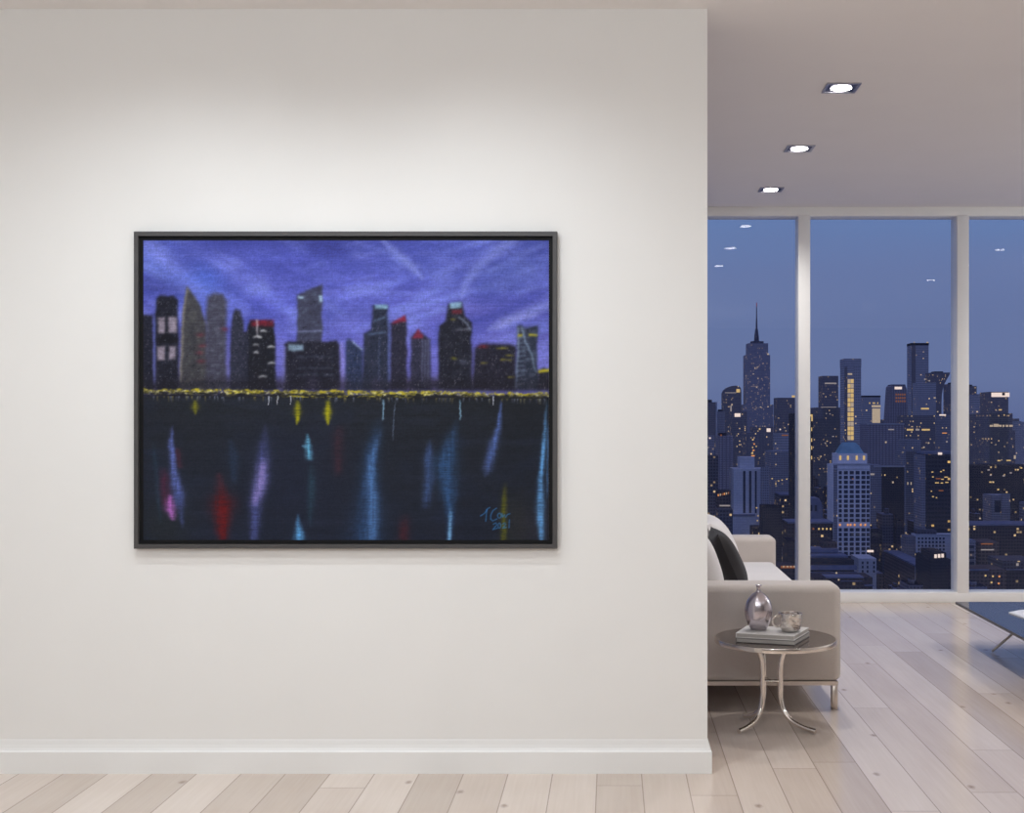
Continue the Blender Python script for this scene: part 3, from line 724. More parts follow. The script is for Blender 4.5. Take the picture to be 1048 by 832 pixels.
fx, fy = PX(1016, 6.99)-2.72, 6.99-6.45
for y in (fy, -fy):
    for sg in (1, -1):
        obj('leg', tube(bmesh.new(), [(sg*fx, y+.012*sg, .008), (sg*(fx+.29), y+.012*sg, CZ-.016)], .0075, 14), M_steel, ct)
for sg in (1, -1): obj('stretcher', tube(bmesh.new(), [(sg*(fx+.15), fy-.02, .135), (sg*(fx+.15), -fy+.02, .135)], .006, 12), M_steel, ct)
# open magazine on it
mgx, mgy = onz(1070, 631, CZ)
mz = empty('magazine', (mgx, mgy, CZ+.0005), math.radians(8)); tag(mz, 'white open magazine lying on the dark glass coffee table', 'magazine')
for s in (-1, 1):
    pts = [(0, .004)] + [(s*.15*k/8, .004+.016*math.sin(PI*min(1, k/8*1.02))*(1-k/12)+.003) for k in range(1, 9)] + [(s*.152, 0), (0, 0)]
    obj('page_block', prism(bmesh.new(), pts if s > 0 else pts[::-1], 'y', -.14, .14), M_magpage, mz)

# ================================================================== CAMERA, SKY
cam = bpy.data.cameras.new('camera'); cam.sensor_width = 36; cam.lens = 36*F/1048
cam.shift_x = -(VX-524)/1048; cam.shift_y = (VY-416)/1048
cam.clip_start = .05; cam.clip_end = 40000
co_ = bpy.data.objects.new('camera', cam); COL.objects.link(co_); co_.location = (0, 0, EYE); co_.rotation_euler = (PI/2, 0, 0)
SC.camera = co_
wd = bpy.data.worlds.new('dusk_sky'); SC.world = wd; wd.use_nodes = True
wt = wd.node_tree; wt.nodes.clear()
wo = wt.nodes.new('ShaderNodeOutputWorld'); bg = wt.nodes.new('ShaderNodeBackground')
tc = wt.nodes.new('ShaderNodeTexCoord'); sp = wt.nodes.new('ShaderNodeSeparateXYZ'); wt.links.new(tc.outputs['Generated'], sp.inputs[0])
nz = wt.nodes.new('ShaderNodeTexNoise'); nz.inputs['Scale'].default_value = 3.0; nz.inputs['Detail'].default_value = 3
mp = wt.nodes.new('ShaderNodeMapping'); mp.inputs['Scale'].default_value = (1, 1, 5); wt.links.new(tc.outputs['Generated'], mp.inputs[0]); wt.links.new(mp.outputs[0], nz.inputs[0])
ma = wt.nodes.new('ShaderNodeMath'); ma.operation = 'MULTIPLY_ADD'; wt.links.new(nz.outputs['Fac'], ma.inputs[0]); ma.inputs[1].default_value = .05
mb = wt.nodes.new('ShaderNodeMath'); mb.operation = 'ADD'; mb.inputs[1].default_value = -.025; wt.links.new(sp.outputs[2], mb.inputs[0]); wt.links.new(mb.outputs[0], ma.inputs[2])
rp = wt.nodes.new('ShaderNodeValToRGB'); wt.links.new(ma.outputs[0], rp.inputs[0])
stops = [(0.0, (92, 106, 150)), (.03, (102, 117, 160)), (.075, (102, 118, 162)), (.12, (102, 120, 166)), (.18, (100, 128, 178)), (.5, (112, 124, 170)), (1.0, (108, 114, 154))]
el = rp.color_ramp.elements
while len(el) < len(stops): el.new(.5)
for e, (p, c) in zip(el, stops): e.position = p; e.color = (*lin(c), 1)
wt.links.new(rp.outputs[0], bg.inputs[0]); bg.inputs[1].default_value = 1.0; wt.links.new(bg.outputs[0], wo.inputs[0])
SC.view_settings.view_transform = 'Standard'; SC.view_settings.look = 'None'; SC.view_settings.exposure = 0; SC.view_settings.gamma = 1
SC.cycles.max_bounces = 10; SC.cycles.diffuse_bounces = 5; SC.cycles.glossy_bounces = 5; SC.cycles.transparent_max_bounces = 12
SC.cycles.sample_clamp_indirect = 4.0; SC.cycles.caustics_reflective = False; SC.cycles.caustics_refractive = False

# ================================================================== THE CITY OUTSIDE (true scale, metres)
GZ = -204.0
HAZE_COL = lin((82, 92, 134))  # haze tint, painted into the city materials as a constant glow
def m_facade(name, c, glass=None, w=2.4, h=3.2, fx=.7, fz=.6, lit=.03, haze_glow=.0, warm=(255, 214, 150), s=1.0, ribs=0, boost=1.0, patch=1.0):
    """one node facade: window grid in object space, a few of the cells lit, haze painted on as an even glow"""
    t = NT(name); g = t.co(); sp = t.n('ShaderNodeSeparateXYZ'); t.l(g, sp.inputs[0])
    oi = t.n('ShaderNodeObjectInfo'); rnd = oi.outputs['Random']
    u = t.math('DIVIDE', t.math('ADD', t.math('ADD', sp.outputs[0], sp.outputs[1]), 500.0), w)
    v = t.math('DIVIDE', sp.outputs[2], h)
    iu, iv, fu, fv = t.math('FLOOR', u), t.math('FLOOR', v), t.math('FRACT', u), t.math('FRACT', v)
    inu = t.math('LESS_THAN', t.math('ABSOLUTE', t.math('SUBTRACT', fu, .5)), fx/2)
    inv = t.math('LESS_THAN', t.math('ABSOLUTE', t.math('SUBTRACT', fv, .5)), fz/2)
    nrm = t.n('ShaderNodeSeparateXYZ'); t.l(t.n('ShaderNodeNewGeometry').outputs['Normal'], nrm.inputs[0])
    wallish = t.math('LESS_THAN', t.math('ABSOLUTE', nrm.outputs[2]), .5)
    inside = t.math('MULTIPLY', t.math('MULTIPLY', inu, inv), wallish)
    cb = t.n('ShaderNodeCombineXYZ'); t.l(iu, cb.inputs[0]); t.l(iv, cb.inputs[1]); t.l(t.math('MULTIPLY', rnd, 91.7), cb.inputs[2])
    wn = t.n('ShaderNodeTexWhiteNoise', noise_dimensions='3D'); t.l(cb.outputs[0], wn.inputs['Vector'])
    cs = t.n('ShaderNodeSeparateColor'); t.l(wn.outputs['Color'], cs.inputs[0])
    cl = t.noise(cb.outputs[0], .16, 2)
    thr = t.math('MULTIPLY', t.math('POWER', t.math('MULTIPLY', cl, 1.75), 3.0*patch), lit)
    on = t.math('MULTIPLY', t.math('LESS_THAN', wn.outputs['Value'], thr), inside)
    glass = glass or tuple(v*.62 for v in c)
    n = t.math('ADD', t.math('MULTIPLY', t.noise(g, .05, 3), .5), t.math('MULTIPLY', t.noise(g, .35, 2), .5))
    wall = t.mix(n, (*[v*.45 for v in lin(c)], 1), (*[v*1.5 for v in lin(c)], 1))
    if ribs:
        ru = t.math('LESS_THAN', t.math('FRACT', t.math('DIVIDE', t.math('ADD', t.math('ADD', sp.outputs[0], sp.outputs[1]), 500), ribs)), .45)
        wall = t.mix(t.math('MULTIPLY', t.math('MULTIPLY', ru, wallish), .55), wall, (*[v*.25 for v in lin(c)], 1))
    base = t.mix(t.math('MULTIPLY', inside, .75), wall, (*lin(glass), 1))
    d = t.n('ShaderNodeBsdfDiffuse'); t.l(base, d.inputs[0])
    em = t.n('ShaderNodeEmission')
    lc = t.mix(cs.outputs[0], (*lin(warm), 1), (*lin((255, 236, 214)), 1))
    st = t.math('MULTIPLY', t.math('MULTIPLY', on, t.math('ADD', .25, cs.outputs[1])), s*.62)
    t.l(lc, em.inputs[0]); t.l(st, em.inputs[1])
    ae = t.n('ShaderNodeEmission'); ae.inputs[0].default_value = (*HAZE_COL, 1); ae.inputs[1].default_value = haze_glow*1.25+.06
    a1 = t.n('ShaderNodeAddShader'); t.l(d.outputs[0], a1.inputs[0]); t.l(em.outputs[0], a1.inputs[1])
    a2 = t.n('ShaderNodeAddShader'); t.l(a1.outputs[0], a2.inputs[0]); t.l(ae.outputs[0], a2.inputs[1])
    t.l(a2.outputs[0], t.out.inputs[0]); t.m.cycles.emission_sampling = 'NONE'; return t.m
FAC = {
 'dark':   m_facade('dark_office_facade', (90, 84, 98), lit=.05, haze_glow=.10),
 'darker': m_facade('black_glass_facade', (48, 44, 52), lit=.012, haze_glow=.03),
 'gold':   m_facade('black_facade_gold_windows', (48, 48, 60), w=4.2, h=5.5, fx=.8, fz=.5, lit=.10, haze_glow=.03, warm=(255, 205, 120), s=1.2, patch=1.6),
 'blue':   m_facade('blue_grey_facade', (116, 116, 134), lit=.03, haze_glow=.10),
 'slate':  m_facade('slate_glass_facade', (104, 106, 126), lit=.025, haze_glow=.22, w=3, h=4.2, fx=.9, fz=.5),
 'far':    m_facade('far_hazy_facade', (96, 98, 118), lit=.02, haze_glow=.24, w=4, h=5, s=.8),
 'mauve':  m_facade('mauve_ribbed_facade', (128, 120, 140), lit=.006, haze_glow=.10, ribs=5.2),
 'pale':   m_facade('pale_stone_facade', (172, 176, 196), glass=(80, 84, 106), lit=.006, haze_glow=.04, w=4.2, h=4.2),
 'plain':  m_facade('pale_plain_facade', (196, 196, 210), glass=(176, 178, 194), lit=.0, haze_glow=.04),
 'palest': m_facade('pale_tower_facade', (206, 204, 214), glass=(186, 186, 200), lit=.0, haze_glow=.26),  # tower faces made paler by a stronger painted haze glow
 'brown':  m_facade('brown_brick_facade', (96, 82, 84), lit=.01, haze_glow=.02, w=4, h=4),
 'empire': m_facade('tall_stepped_tower_facade', (98, 98, 124), glass=(70, 72, 100), w=2.0, h=3.4, fx=.6, fz=.6, lit=.10, haze_glow=.16, s=.6, patch=1.4),
 'low1':   m_facade('low_block_facade', (84, 82, 96), lit=.07, haze_glow=.02, w=3.6, h=4.0),
 'low2':   m_facade('low_dark_block_facade', (62, 56, 66), lit=.06, haze_glow=.02, w=3.6, h=4.0),
 'low3':   m_facade('low_pale_block_facade', (128, 128, 148), lit=.04, haze_glow=.02, w=3.6, h=4.0),
}
def m_roof(name, c, haze_glow=.02):
    t = NT(name); p = t.co(); n = t.noise(p, .09, 4); d = t.n('ShaderNodeBsdfDiffuse')
    t.l(t.mix(n, (*[v*.6 for v in lin(c)], 1), (*[v*1.25 for v in lin(c)], 1)), d.inputs[0])
    ae = t.n('ShaderNodeEmission'); ae.inputs[0].default_value = (*HAZE_COL, 1); ae.inputs[1].default_value = haze_glow  # same painted haze glow on roofs, trim and window glass
    a = t.n('ShaderNodeAddShader'); t.l(d.outputs[0], a.inputs[0]); t.l(ae.outputs[0], a.inputs[1]); t.l(a.outputs[0], t.out.inputs[0])
    t.m.cycles.emission_sampling = 'NONE'; return t.m
M_roofb, M_roofd, M_mans = m_roof('blue_roof', (130, 134, 160)), m_roof('dark_roof', (58, 60, 76)), m_roof('blue_mansard_copper', (120, 164, 188), .16)  # mansard copper lightened by extra haze glow
M_band = m_roof('pale_cornice', (188, 190, 206)); M_steelmast = m_roof('dark_mast', (66, 66, 92), .1)
E_white, E_gold, E_amber, E_cream = m_emit('white_sign_light', (255, 232, 222), .9), m_emit('gold_window_light', (255, 216, 148), .62), m_emit('amber_light', (255, 170, 104), .74), m_emit('cream_window_light', (238, 214, 190), .5)
E_red, E_orange, E_dim, E_pink = m_emit('red_beacon', (240, 50, 66), .8), m_emit('dim_orange_windows', (190, 120, 90), .42), m_emit('dim_white_strip', (196, 184, 186), .5), m_emit('dim_pink_light', (170, 60, 90), .35)
M_winglass = m_roof('dark_window_glass', (66, 70, 88), .06)
FOOT = []          # footprints (x0, x1, y0, y1, z)
class Bld:
    """a building at distance d whose front spans px0..px1 with its top at py"""
    def __init__(s, name, label, x0, x1, top, d, dep, style, group=None, roof=True, shape=None, cat='building'):
        s.shrink = True; s.d = d; s.Xc = PX((x0+x1)/2, d); s.x0, s.x1, s.top, s.dep = x0, x1, top, dep
        bm = bmesh.new()
        if shape: shape(s, bm)
        else: box(bm, s.X(x0), s.X(x1), 0, dep, 0, s.Z(top))
        s.o = obj(name, bm, FAC[style], smooth=False, loc=(s.Xc, d, GZ)); tag(s.o, label, cat, group)
        FOOT.append((PX(x0, d), PX(x1, d), d, d+dep, PZ(top, d)))
    def X(s, p): return PX(p, s.d)-s.Xc
    def Z(s, p): return max(0., PZ(p, s.d)-GZ)
    def b(s, part, x0, x1, y0, y1, mat, a=-.6, b=.0, lab=None):
        if part == 'lit_window' and s.shrink:
            mx, my = (x0+x1)/2, (y0+y1)/2; x0, x1, y0, y1 = mx+(x0-mx)*.78, mx+(x1-mx)*.78, my+(y0-my)*.78, my+(y1-my)*.78
        o = obj(part, nb(s.X(x0), s.X(x1), a, b, s.Z(y1), s.Z(y0)), mat if not isinstance(mat, str) else FAC[mat], s.o, smooth=False)
        if lab: o['label'] = lab
        return o
    def poly(s, part, pts, a, b, mat):
        return obj(part, prism(bmesh.new(), [(s.X(x), s.Z(y)) for x, y in pts], 'y', a, b), mat if not isinstance(mat, str) else FAC[mat], s.o, smooth=False)
# --- left pane
b = Bld('office_tower', 'dark tower against the free end of the white wall, in the left pane', 700, 734, 411.5, 2000, 60, 'dark')
b.b('roof_box', 722, 729, 409, 411.5, M_roofd, 8, 30); b.b('edge_fin', 732.6, 734, 412, 470, M_band, -1, 0)
b = Bld('office_tower', 'slim bluish tower between the wall-side dark tower and the curved-top tower', 734.6, 742, 421, 2250, 50, 'blue')
b.b('roof_box', 736, 740, 419, 421, M_roofd, 8, 30)
def curved(s, bm):
    prism(bm, [(s.X(x), s.Z(y)) for x, y in ((740.5, 700), (740.5, 402), (742, 399), (745, 396.5), (749, 395), (753, 394.6), (756, 395.2), (758.3, 397), (758.8, 402), (758.8, 700))], 'y', 0, 50)
b = Bld('office_tower', 'curved-top tower with a glowing lantern at its right shoulder', 740.5, 758.8, 394.6, 2600, 50, 'dark', shape=curved)
b.b('lantern', 753.6, 757.2, 398.2, 401.6, E_gold, -2, 0); b.b('crown_strip', 742, 753.5, 401.6, 402.3, E_dim); b.b('lit_column', 747.4, 748.8, 415, 434, E_dim)
b.b('lit_window', 748.2, 750, 413, 415.3, E_cream); b.b('lit_window', 747.2, 749, 436, 438.4, E_cream)
b = Bld('office_tower', 'plain dark tower carrying a bright white sign, before the curved-top tower', 749, 764.5, 421, 2100, 45, 'dark')
b.b('sign', 751.8, 757.8, 423, 426.6, E_white)
def empire(s, bm):
    for x0, x1, y, a, c in ((763.4, 788.6, 363, 6, 54), (760.5, 791.5, 414, 0, 60), (760, 795, 452, -4, 66), (766, 786.8, 351, 10, 50)): box(bm, s.X(x0), s.X(x1), a, c, 0, s.Z(y))
b = Bld('skyscraper', 'tallest stepped skyscraper with a needle spire and red tip', 760, 795, 351, 2600, 60, 'empire', shape=empire)
b.b('crown', 770, 782.6, 348.6, 351, M_steelmast, 18, 42)
m_ = bmesh.new(); zc_ = s_ = None
Zs = [(347.8, 2.6), (343, 2.3), (340, 1.9), (336.5, 1.5), (335, .95), (326, .75), (324, .6), (312.5, .42)]
obj('spire', lathe(bmesh.new(), [(w*b.d/F, b.Z(y)) for y, w in [(350, 4.2), (348.6, 4.0)]+Zs], 12), M_steelmast, b.o, loc=(b.X(776), 30, 0))
obj('spire_tip', lathe(bmesh.new(), [(.45*b.d/F, b.Z(312.6)), (.45*b.d/F, b.Z(308.6)), (.1, b.Z(308.2))], 8), E_pink, b.o, loc=(b.X(776), 30, 0))['label'] = 'reddish tip'
b.b('floodlight', 785.6, 787.2, 361.5, 363, E_cream, 4, 6)
for x, y, w, h in ((772.5, 375.5, 1.2, 2.2), (775, 374.8, 1, 1.4), (770.8, 382, 1.2, 1.2), (775.5, 386.5, 1.3, 1.3), (774, 395.5, 1.4, 1.4), (777.5, 416, 1.8, 1.2), (785, 415.6, 2, 1.2)):
    b.b('lit_window', x, x+w, y, y+h, E_cream, 4.8 if y < 414 else -.8, 6 if y < 414 else 0)
b = Bld('office_block', 'block at the foot of the spired skyscraper, one square white window at its top right', 772, 791, 437, 1950, 60, 'dark')
b.b('sign', 784.6, 788.6, 438.4, 442, E_white); b.b('lit_window', 776.5, 778.5, 438, 440, E_gold)
b = Bld('office_block', 'block with a column of golden windows below the spired skyscraper', 764, 776, 443, 1850, 60, 'dark')
for k, (x, y, w) in enumerate(((770, 449, 1.6), (771, 453.5, 1.8), (769.6, 457, 1.4), (770, 460, 2.4), (768.6, 463, 2.6), (768.4, 465.6, 4.4), (773.4, 456, 1.2))): b.b('lit_window', x, x+w, y, y+1.7, (E_gold, E_amber)[k % 2])
b = Bld('office_tower', 'flat-topped dark slab left of the first mullion', 796, 822, 407, 2350, 60, 'dark')
b.b('roof_sign', 811, 816, 404.6, 406.6, E_gold, 4, 8); b.b('lit_strip', 809.5, 813.6, 430.6, 432, E_dim)
b = Bld('office_block', 'broad block with a lit cornice line below the flat-topped slab', 792, 818, 444, 1980, 60, 'slate')
b.b('cornice', 791.6, 818.5, 443.2, 444.6, M_band, -1.5, 0); b.b('lit_strip', 800, 806.5, 444.8, 446, E_orange)
b.b('lit_window', 798.6, 800.2, 438.6, 440.4, E_white, 10, 12)
b = Bld('office_block', 'dim block with a slanting lit strip beside the first mullion', 789, 815, 462, 1750, 70, 'blue'); b.b('lit_strip', 808, 813.5, 463.4, 465, E_amber); b.b('lit_window', 795, 796.4, 453.4, 455, E_cream, 20, 22)
b = Bld('setback_tower', 'pale blue tower with tall dark vertical stripes', 751, 785, 480, 1480, 55, 'plain')
b.b('crown', 758, 773, 468, 480, 'plain', 8, 40)
for x in (760.5, 766.6): b.b('window_stripe', x, x+2.4, 482, 525, M_winglass, -.5, 0)
b.b('window_stripe', 772.6, 774.4, 482, 525, M_winglass, -.5, 0)
b.b('podium', 748, 771, 525.5, 700, 'plain', -18, 0); b.b('cornice', 748, 771, 525, 527, M_roofb, -19, -18); b.b('wing', 778.5, 786.5, 478, 700, 'blue', -6, 0)
b = Bld('shop_block', 'low block with a brightly lit orange shopfront behind the sofa cushions', 735, 750, 521, 1330, 40, 'low1')
for k in range(6): b.b('lit_window', 736+k*2.1, 737.4+k*2.1, 506.5-(k*.45), 509.2-(k*.45), (E_amber, E_cream, E_orange)[k % 3], 18, 20)
b.b('upper_storey', 735.5, 749.6, 503, 521, 'low2', 20, 40); b.b('lit_strip', 738, 749, 518, 519.5, E_dim, 19, 20)
b = Bld('apartment_tower', 'dark apartment tower at the bottom left, its base behind the sofa cushions', 712, 735, 466, 1500, 40, 'low1')
b.b('lit_window', 727, 729, 447.6, 449.6, E_white, 20, 22); b.b('roof_box', 725, 733, 446, 466, 'blue', 22, 36); b.b('lit_window', 725.4, 727, 457.4, 459, E_dim, 20, 22)
b = Bld('apartment_tower', 'tall ribbed bluish tower between curved-top tower and striped pale tower', 735.5, 750.5, 446, 1680, 40, 'mauve'); b.b('roof_box', 737, 744, 443, 446, M_roofd, 6, 30); b.b('lit_window', 737, 739, 444.4, 446.4, E_orange)
b = Bld('low_block', 'black windowless cube beside the striped pale tower', 781, 800, 518, 1360, 34, 'darker'); b.b('parapet', 780.6, 800.4, 516.6, 518.4, M_roofd, -.8, 0)
b = Bld('low_block', 'block with a flat pale blue roof left of the first mullion', 799, 822, 507, 1572, 60, 'low1'); b.b('roof', 799, 822, 506.4, 507.4, M_roofb, -1, 61)
for x, y in ((796, 491.5), (803, 494), (806.6, 493), (811.6, 492), (800, 497), (789, 497)): b.b('lit_window', x, x+1.5, y, y+1.4, E_gold, 62, 64)
b = Bld('low_block', 'low block with a pink-lit shop strip right of the far sofa arm', 789, 815.5, 580, 1172, 40, 'low2'); b.b('lit_strip', 799, 815, 579, 581.4, E_orange, -1, 0)
for x in (801, 805, 808.4, 812): b.b('lit_window', x, x+1.6, 578.6, 580.6, E_cream, -1.6, -1)
b = Bld('low_block', 'dim block whose foot glows with yellow lamps above the far sofa arm', 771, 786, 540, 1400, 36, 'low2')
for x, y in ((774.4, 532), (777.6, 533.6), (779.4, 533), (775, 527), (779.6, 529.6), (773.6, 519), (791.4, 518.6)): b.b('lit_window', x, x+1.5, y, y+1.5, E_gold, -1, 0)
# --- middle pane
b = Bld('lit_edge_tower', 'dark tower with a gold-lit edge at the left of the middle pane', 812, 832, 423, 1520, 40, 'darker')
b.b('lit_cornice', 826, 831.6, 424, 426.4, E_gold); b.b('lit_cornice', 830.2, 831.7, 426.4, 431, E_gold)
for y in (437, 448, 456, 466): b.b('lit_window', 830, 831.2, y, y+4.6, E_gold)
def stepped(s, bm):
    for x0, x1, y in ((826, 864, 428), (828, 836.6, 417.4), (841.8, 858, 384.6), (835, 861, 417)): box(bm, s.X(x0), s.X(x1), 0, 50, 0, s.Z(y))
b = Bld('office_tower', 'dark stepped tower with one pale lit line below its flat top', 826, 864, 384.6, 2450, 50, 'dark', shape=stepped)
b.b('lit_strip', 844, 856, 391.6, 393, E_dim); b.b('lit_strip', 840, 856, 416.4, 417, E_dim)
for x, y, w in ((851.4, 446, 2.4), (845, 422.6, 1.5), (848.6, 423, 1.5), (843.6, 452.8, 2)): b.b('lit_window', x, x+w, y, y+1.2, E_dim)
b = Bld('glass_tower', 'slender glass tower with a full-height yellow lit stripe', 864.2, 881.2, 367.4, 2150, 40, 'slate')
b.shrink = False; b.b('crown', 864, 881.4, 367, 375.4, 'slate', -1, 41); b.b('dark_flank', 864.2, 867, 375.4, 455, 'dark', -.8, 0); b.b('glazed_bay', 873.8, 881.2, 375.4, 420, 'far', -.8, 0)
for k in range(13):
    y = 388+k*4.85
    b.b('lit_window', 867.5, 870.2, y, y+4.1, E_gold if k % 3 else E_cream, -1.6, 0); b.b('lit_window', 870.6, 873.5, y, y+4.1, E_cream if k % 4 == 1 else E_gold, -1.6, 0)
b.b('lit_window', 867.6, 872, 382, 383.6, E_cream, -1.6, 0)
b = Bld('office_tower', 'tower with a cream-lit glass panel, right of the yellow-striped tower', 882.6, 901, 405, 2300, 45, 'slate')
b.b('lit_panel', 892.6, 900.8, 418, 432.8, E_cream); b.b('lit_cornice', 892.2, 901.2, 414.6, 416.8, E_cream); b.b('crown', 882.4, 901.2, 404.8, 406.4, M_roofd, -1, 45)
for x in (889.4, 893, 894.4, 897.6): b.b('lit_window', x, x+1.3, 411.6, 413.4, E_gold)
def taper(s, bm): prism(bm, [(s.X(x), s.Z(y)) for x, y in ((908.5, 700), (909.2, 430), (911.6, 396), (913, 394.4), (926.6, 394.4), (928, 398), (929.4, 430), (930, 700))], 'y', 0, 45)
b = Bld('office_tower', 'tapering brownish tower with a white crown sign and orange windows', 908.5, 930, 394.4, 2550, 45, 'mauve', shape=taper)
b.b('sign', 915.6, 923, 395.8, 398.4, E_white); b.b('crown', 913, 927, 393.4, 394.6, M_steelmast, 4, 40)
for k in range(5):
    for j in range(3): b.b('lit_window', 916.4+k*2.2, 917.9+k*2.2, 402.6+j*3.4, 405+j*3.4, E_orange)
b.b('beacon_mast', 922.3, 923, 428, 437, E_red, -3, -2); b.b('beacon', 922.4, 926.2, 436.8, 439.2, E_red, -3, -2)
b = Bld('glass_tower', 'tallest smooth glass tower of the middle pane, flat top with roof beacons', 932.8, 950.4, 351, 3000, 45, 'slate')
b.b('dark_flank', 932.8, 937, 351.4, 440, 'dark', -1, 0); b.b('beacon', 935.4, 936.6, 349.6, 351, E_dim, 2, 5); b.b('beacon', 948.6, 950.4, 349.8, 351, E_cream, 2, 5); b.b('crown', 932.6, 950.6, 351, 353.4, M_roofd, -1, 45)
b = Bld('glass_tower', 'lower pale glass slab in front of the tallest smooth glass tower', 939, 958, 391.6, 2650, 45, 'slate')
b.b('lit_window', 947, 949, 387, 388.8, E_dim, 10, 12); b.b('lit_window', 951.6, 953.4, 388.6, 390.4, E_dim, 10, 12); b.b('lit_strip', 942.6, 950.6, 417.4, 419, E_gold)
for x, y, w in ((951.6, 430.6, 3), (954.6, 406.4, 2.6), (958.2, 420.6, 1.6), (936, 444, 2)): b.b('lit_window', x, x+w, y, y+1.5, E_cream, -6, -5)
def flared(s, bm):
    L = [(952, 700), (952, 381.4)]; Rr = [(972.6, 381.2), (971, 385), (968.6, 389), (966.6, 393), (965, 398), (964, 404), (963.6, 412), (963.4, 700)]
    prism(bm, [(s.X(x), s.Z(y)) for x, y in L+Rr], 'y', 0, 45)
b = Bld('flared_tower', 'dark tower whose right side flares outward at the top', 952, 972.6, 381.2, 2850, 45, 'dark', shape=flared); b.b('roof_box', 957, 966, 380, 381.4, M_roofd, 6, 36)
b = Bld('office_tower', 'dark tower half hidden behind the second mullion', 970.4, 988, 393, 3100, 45, 'dark'); b.b('roof_box', 974, 984, 391.4, 393, M_roofd, 6, 36)
b = Bld('office_block', 'bluish block with a white lit roof strip left of the second mullion', 958.6, 978, 424.6, 2280, 50, 'blue'); b.b('lit_strip', 961.4, 968, 424, 425.4, E_white)
b.b('lit_window', 963.6, 969.6, 442.6, 443.8, E_amber); b.b('lit_window', 968, 970, 451, 453, E_dim)
b = Bld('office_block', 'wide dim block with a row of lit strips in the middle of the skyline', 925, 957, 425, 2120, 50, 'dark')
for x, w in ((928, 6.6), (937, 4), (943.4, 8.2)): b.b('lit_strip', x, x+w, 438.9, 440.6, E_gold if w > 5 else E_dim)
for x, y in ((921.5, 449), (944.6, 456.8), (949.4, 452.4)): b.b('lit_window', x, x+1.9, y, y+1.9, E_cream)
b = Bld('ribbed_block', 'broad mauve block with vertical ribs behind the blue-roofed pale tower', 888, 925, 434, 1900, 60, 'mauve'); b.b('cornice', 887.6, 925.4, 433.4, 434.4, M_band, -1, 0)
b.b('lit_strip', 909, 915, 439, 440.2, E_dim)
for x, y in ((905.4, 451.4), (917.4, 463.4)): b.b('lit_window', x, x+2, y, y+2.2, E_cream, -2, -1)
b = Bld('office_tower', 'brown-black flat tower with one small white light at mid height', 903, 925.5, 478, 1620, 40, 'darker'); b.b('lit_window', 912.8, 914.8, 492.4, 494.8, E_cream); b.b('wing', 889, 903, 476, 700, 'blue', 4, 36); b.b('lit_strip', 891.4, 895.4, 484.6, 486.4, E_dim, 3, 4); b.b('cornice', 894, 926, 476.4, 478, M_band, -1, 0)
def slab(s, bm):
    for x0, x1, y in ((927, 942.6, 450), (923.6, 943.6, 462)): box(bm, s.X(x0), s.X(x1), 0, 45, 0, s.Z(y))
b = Bld('stone_tower', 'pale narrow stone tower between the brown-black and the gold-windowed towers', 923.6, 943.6, 450, 1720, 45, 'blue', shape=slab)
for x in (928.4, 931.8, 937.4): b.b('lit_window', x, x+1.2, 493, 496.4, E_cream)
b = Bld('office_tower', 'black tower sprinkled with gold windows left of the second mullion', 947.8, 985, 465, 1520, 46, 'gold')
b.b('roof', 947, 985, 462.4, 465, M_roofb, 4, 44); b.b('sign', 960, 964, 463, 465.4, E_white, -1, 0); b.b('flank', 943.4, 947.8, 466, 700, 'blue', 2, 40)
for x, y, w in ((953, 482.4, 2.4), (962, 482, 2), (964.6, 480.6, 2), (953.6, 487.4, 2.2), (957, 489.2, 6.4), (966, 487.6, 4.6), (963, 489.8, 3), (956.4, 493.4, 5), (962.4, 493.6, 3), (967, 493, 4), (952.4, 502, 1.6), (953.6, 507.6, 2.4), (957.6, 508.6, 1.6), (960, 501.4, 6)): b.b('lit_window', x, x+w, y, y+1.3, E_gold if w < 6 else E_orange)

# the pale tower with the blue mansard roof: real windows on its front
def pale(s, bm): box(bm, s.X(853), s.X(890.4), 0, 44, 0, s.Z(475.6))
b = Bld('mansard_tower', 'pale gridded tower with a blue mansard roof in the middle pane', 853, 890.4, 475.6, 1480, 44, 'palest', shape=pale)
pent = b.b('penthouse', 857.6, 888, 464.2, 475.6, 'palest', 3, 40)
bm = bmesh.new(); A = [bm.verts.new((b.X(x), y, b.Z(465))) for x, y in ((859.6, 5), (885.6, 5), (885.6, 38), (859.6, 38))]
Bv = [bm.verts.new((b.X(x), y, b.Z(456.5))) for x, y in ((864, 11), (881.4, 11), (881.4, 32), (864, 32))]
Cv = [bm.verts.new((b.X(x), y, b.Z(453))) for x, y in ((867, 14), (877.6, 14), (877.6, 29), (867, 29))]
for P, Q in ((A, Bv), (Bv, Cv)):
    for k in range(4): bm.faces.new((P[k], P[(k+1) % 4], Q[(k+1) % 4], Q[k]))
bm.faces.new(Cv)
obj('mansard_roof', bm, M_mans, b.o, smooth=False)['label'] = 'blue mansard roof'
for x in (859.2, 867, 876, 883.4): b.b('lit_window', x, x+2.5, 465.8, 471.4, E_gold, 2.2, 3).parent = pent
b.b('cornice', 852.6, 890.8, 474.4, 476.2, M_band, -1.6, .2); b.b('string_course', 853, 890.4, 479.6, 480.4, M_band, -1, .1); b.b('corner_pier', 853, 857, 476, 620, 'blue', -.3, 0)
cols = (858.4, 863.6, 869.6, 875.6, 881.6, 886.8); dz = 4.87
frames = bmesh.new()
rest = bmesh.new(); nwin = 0; first = None
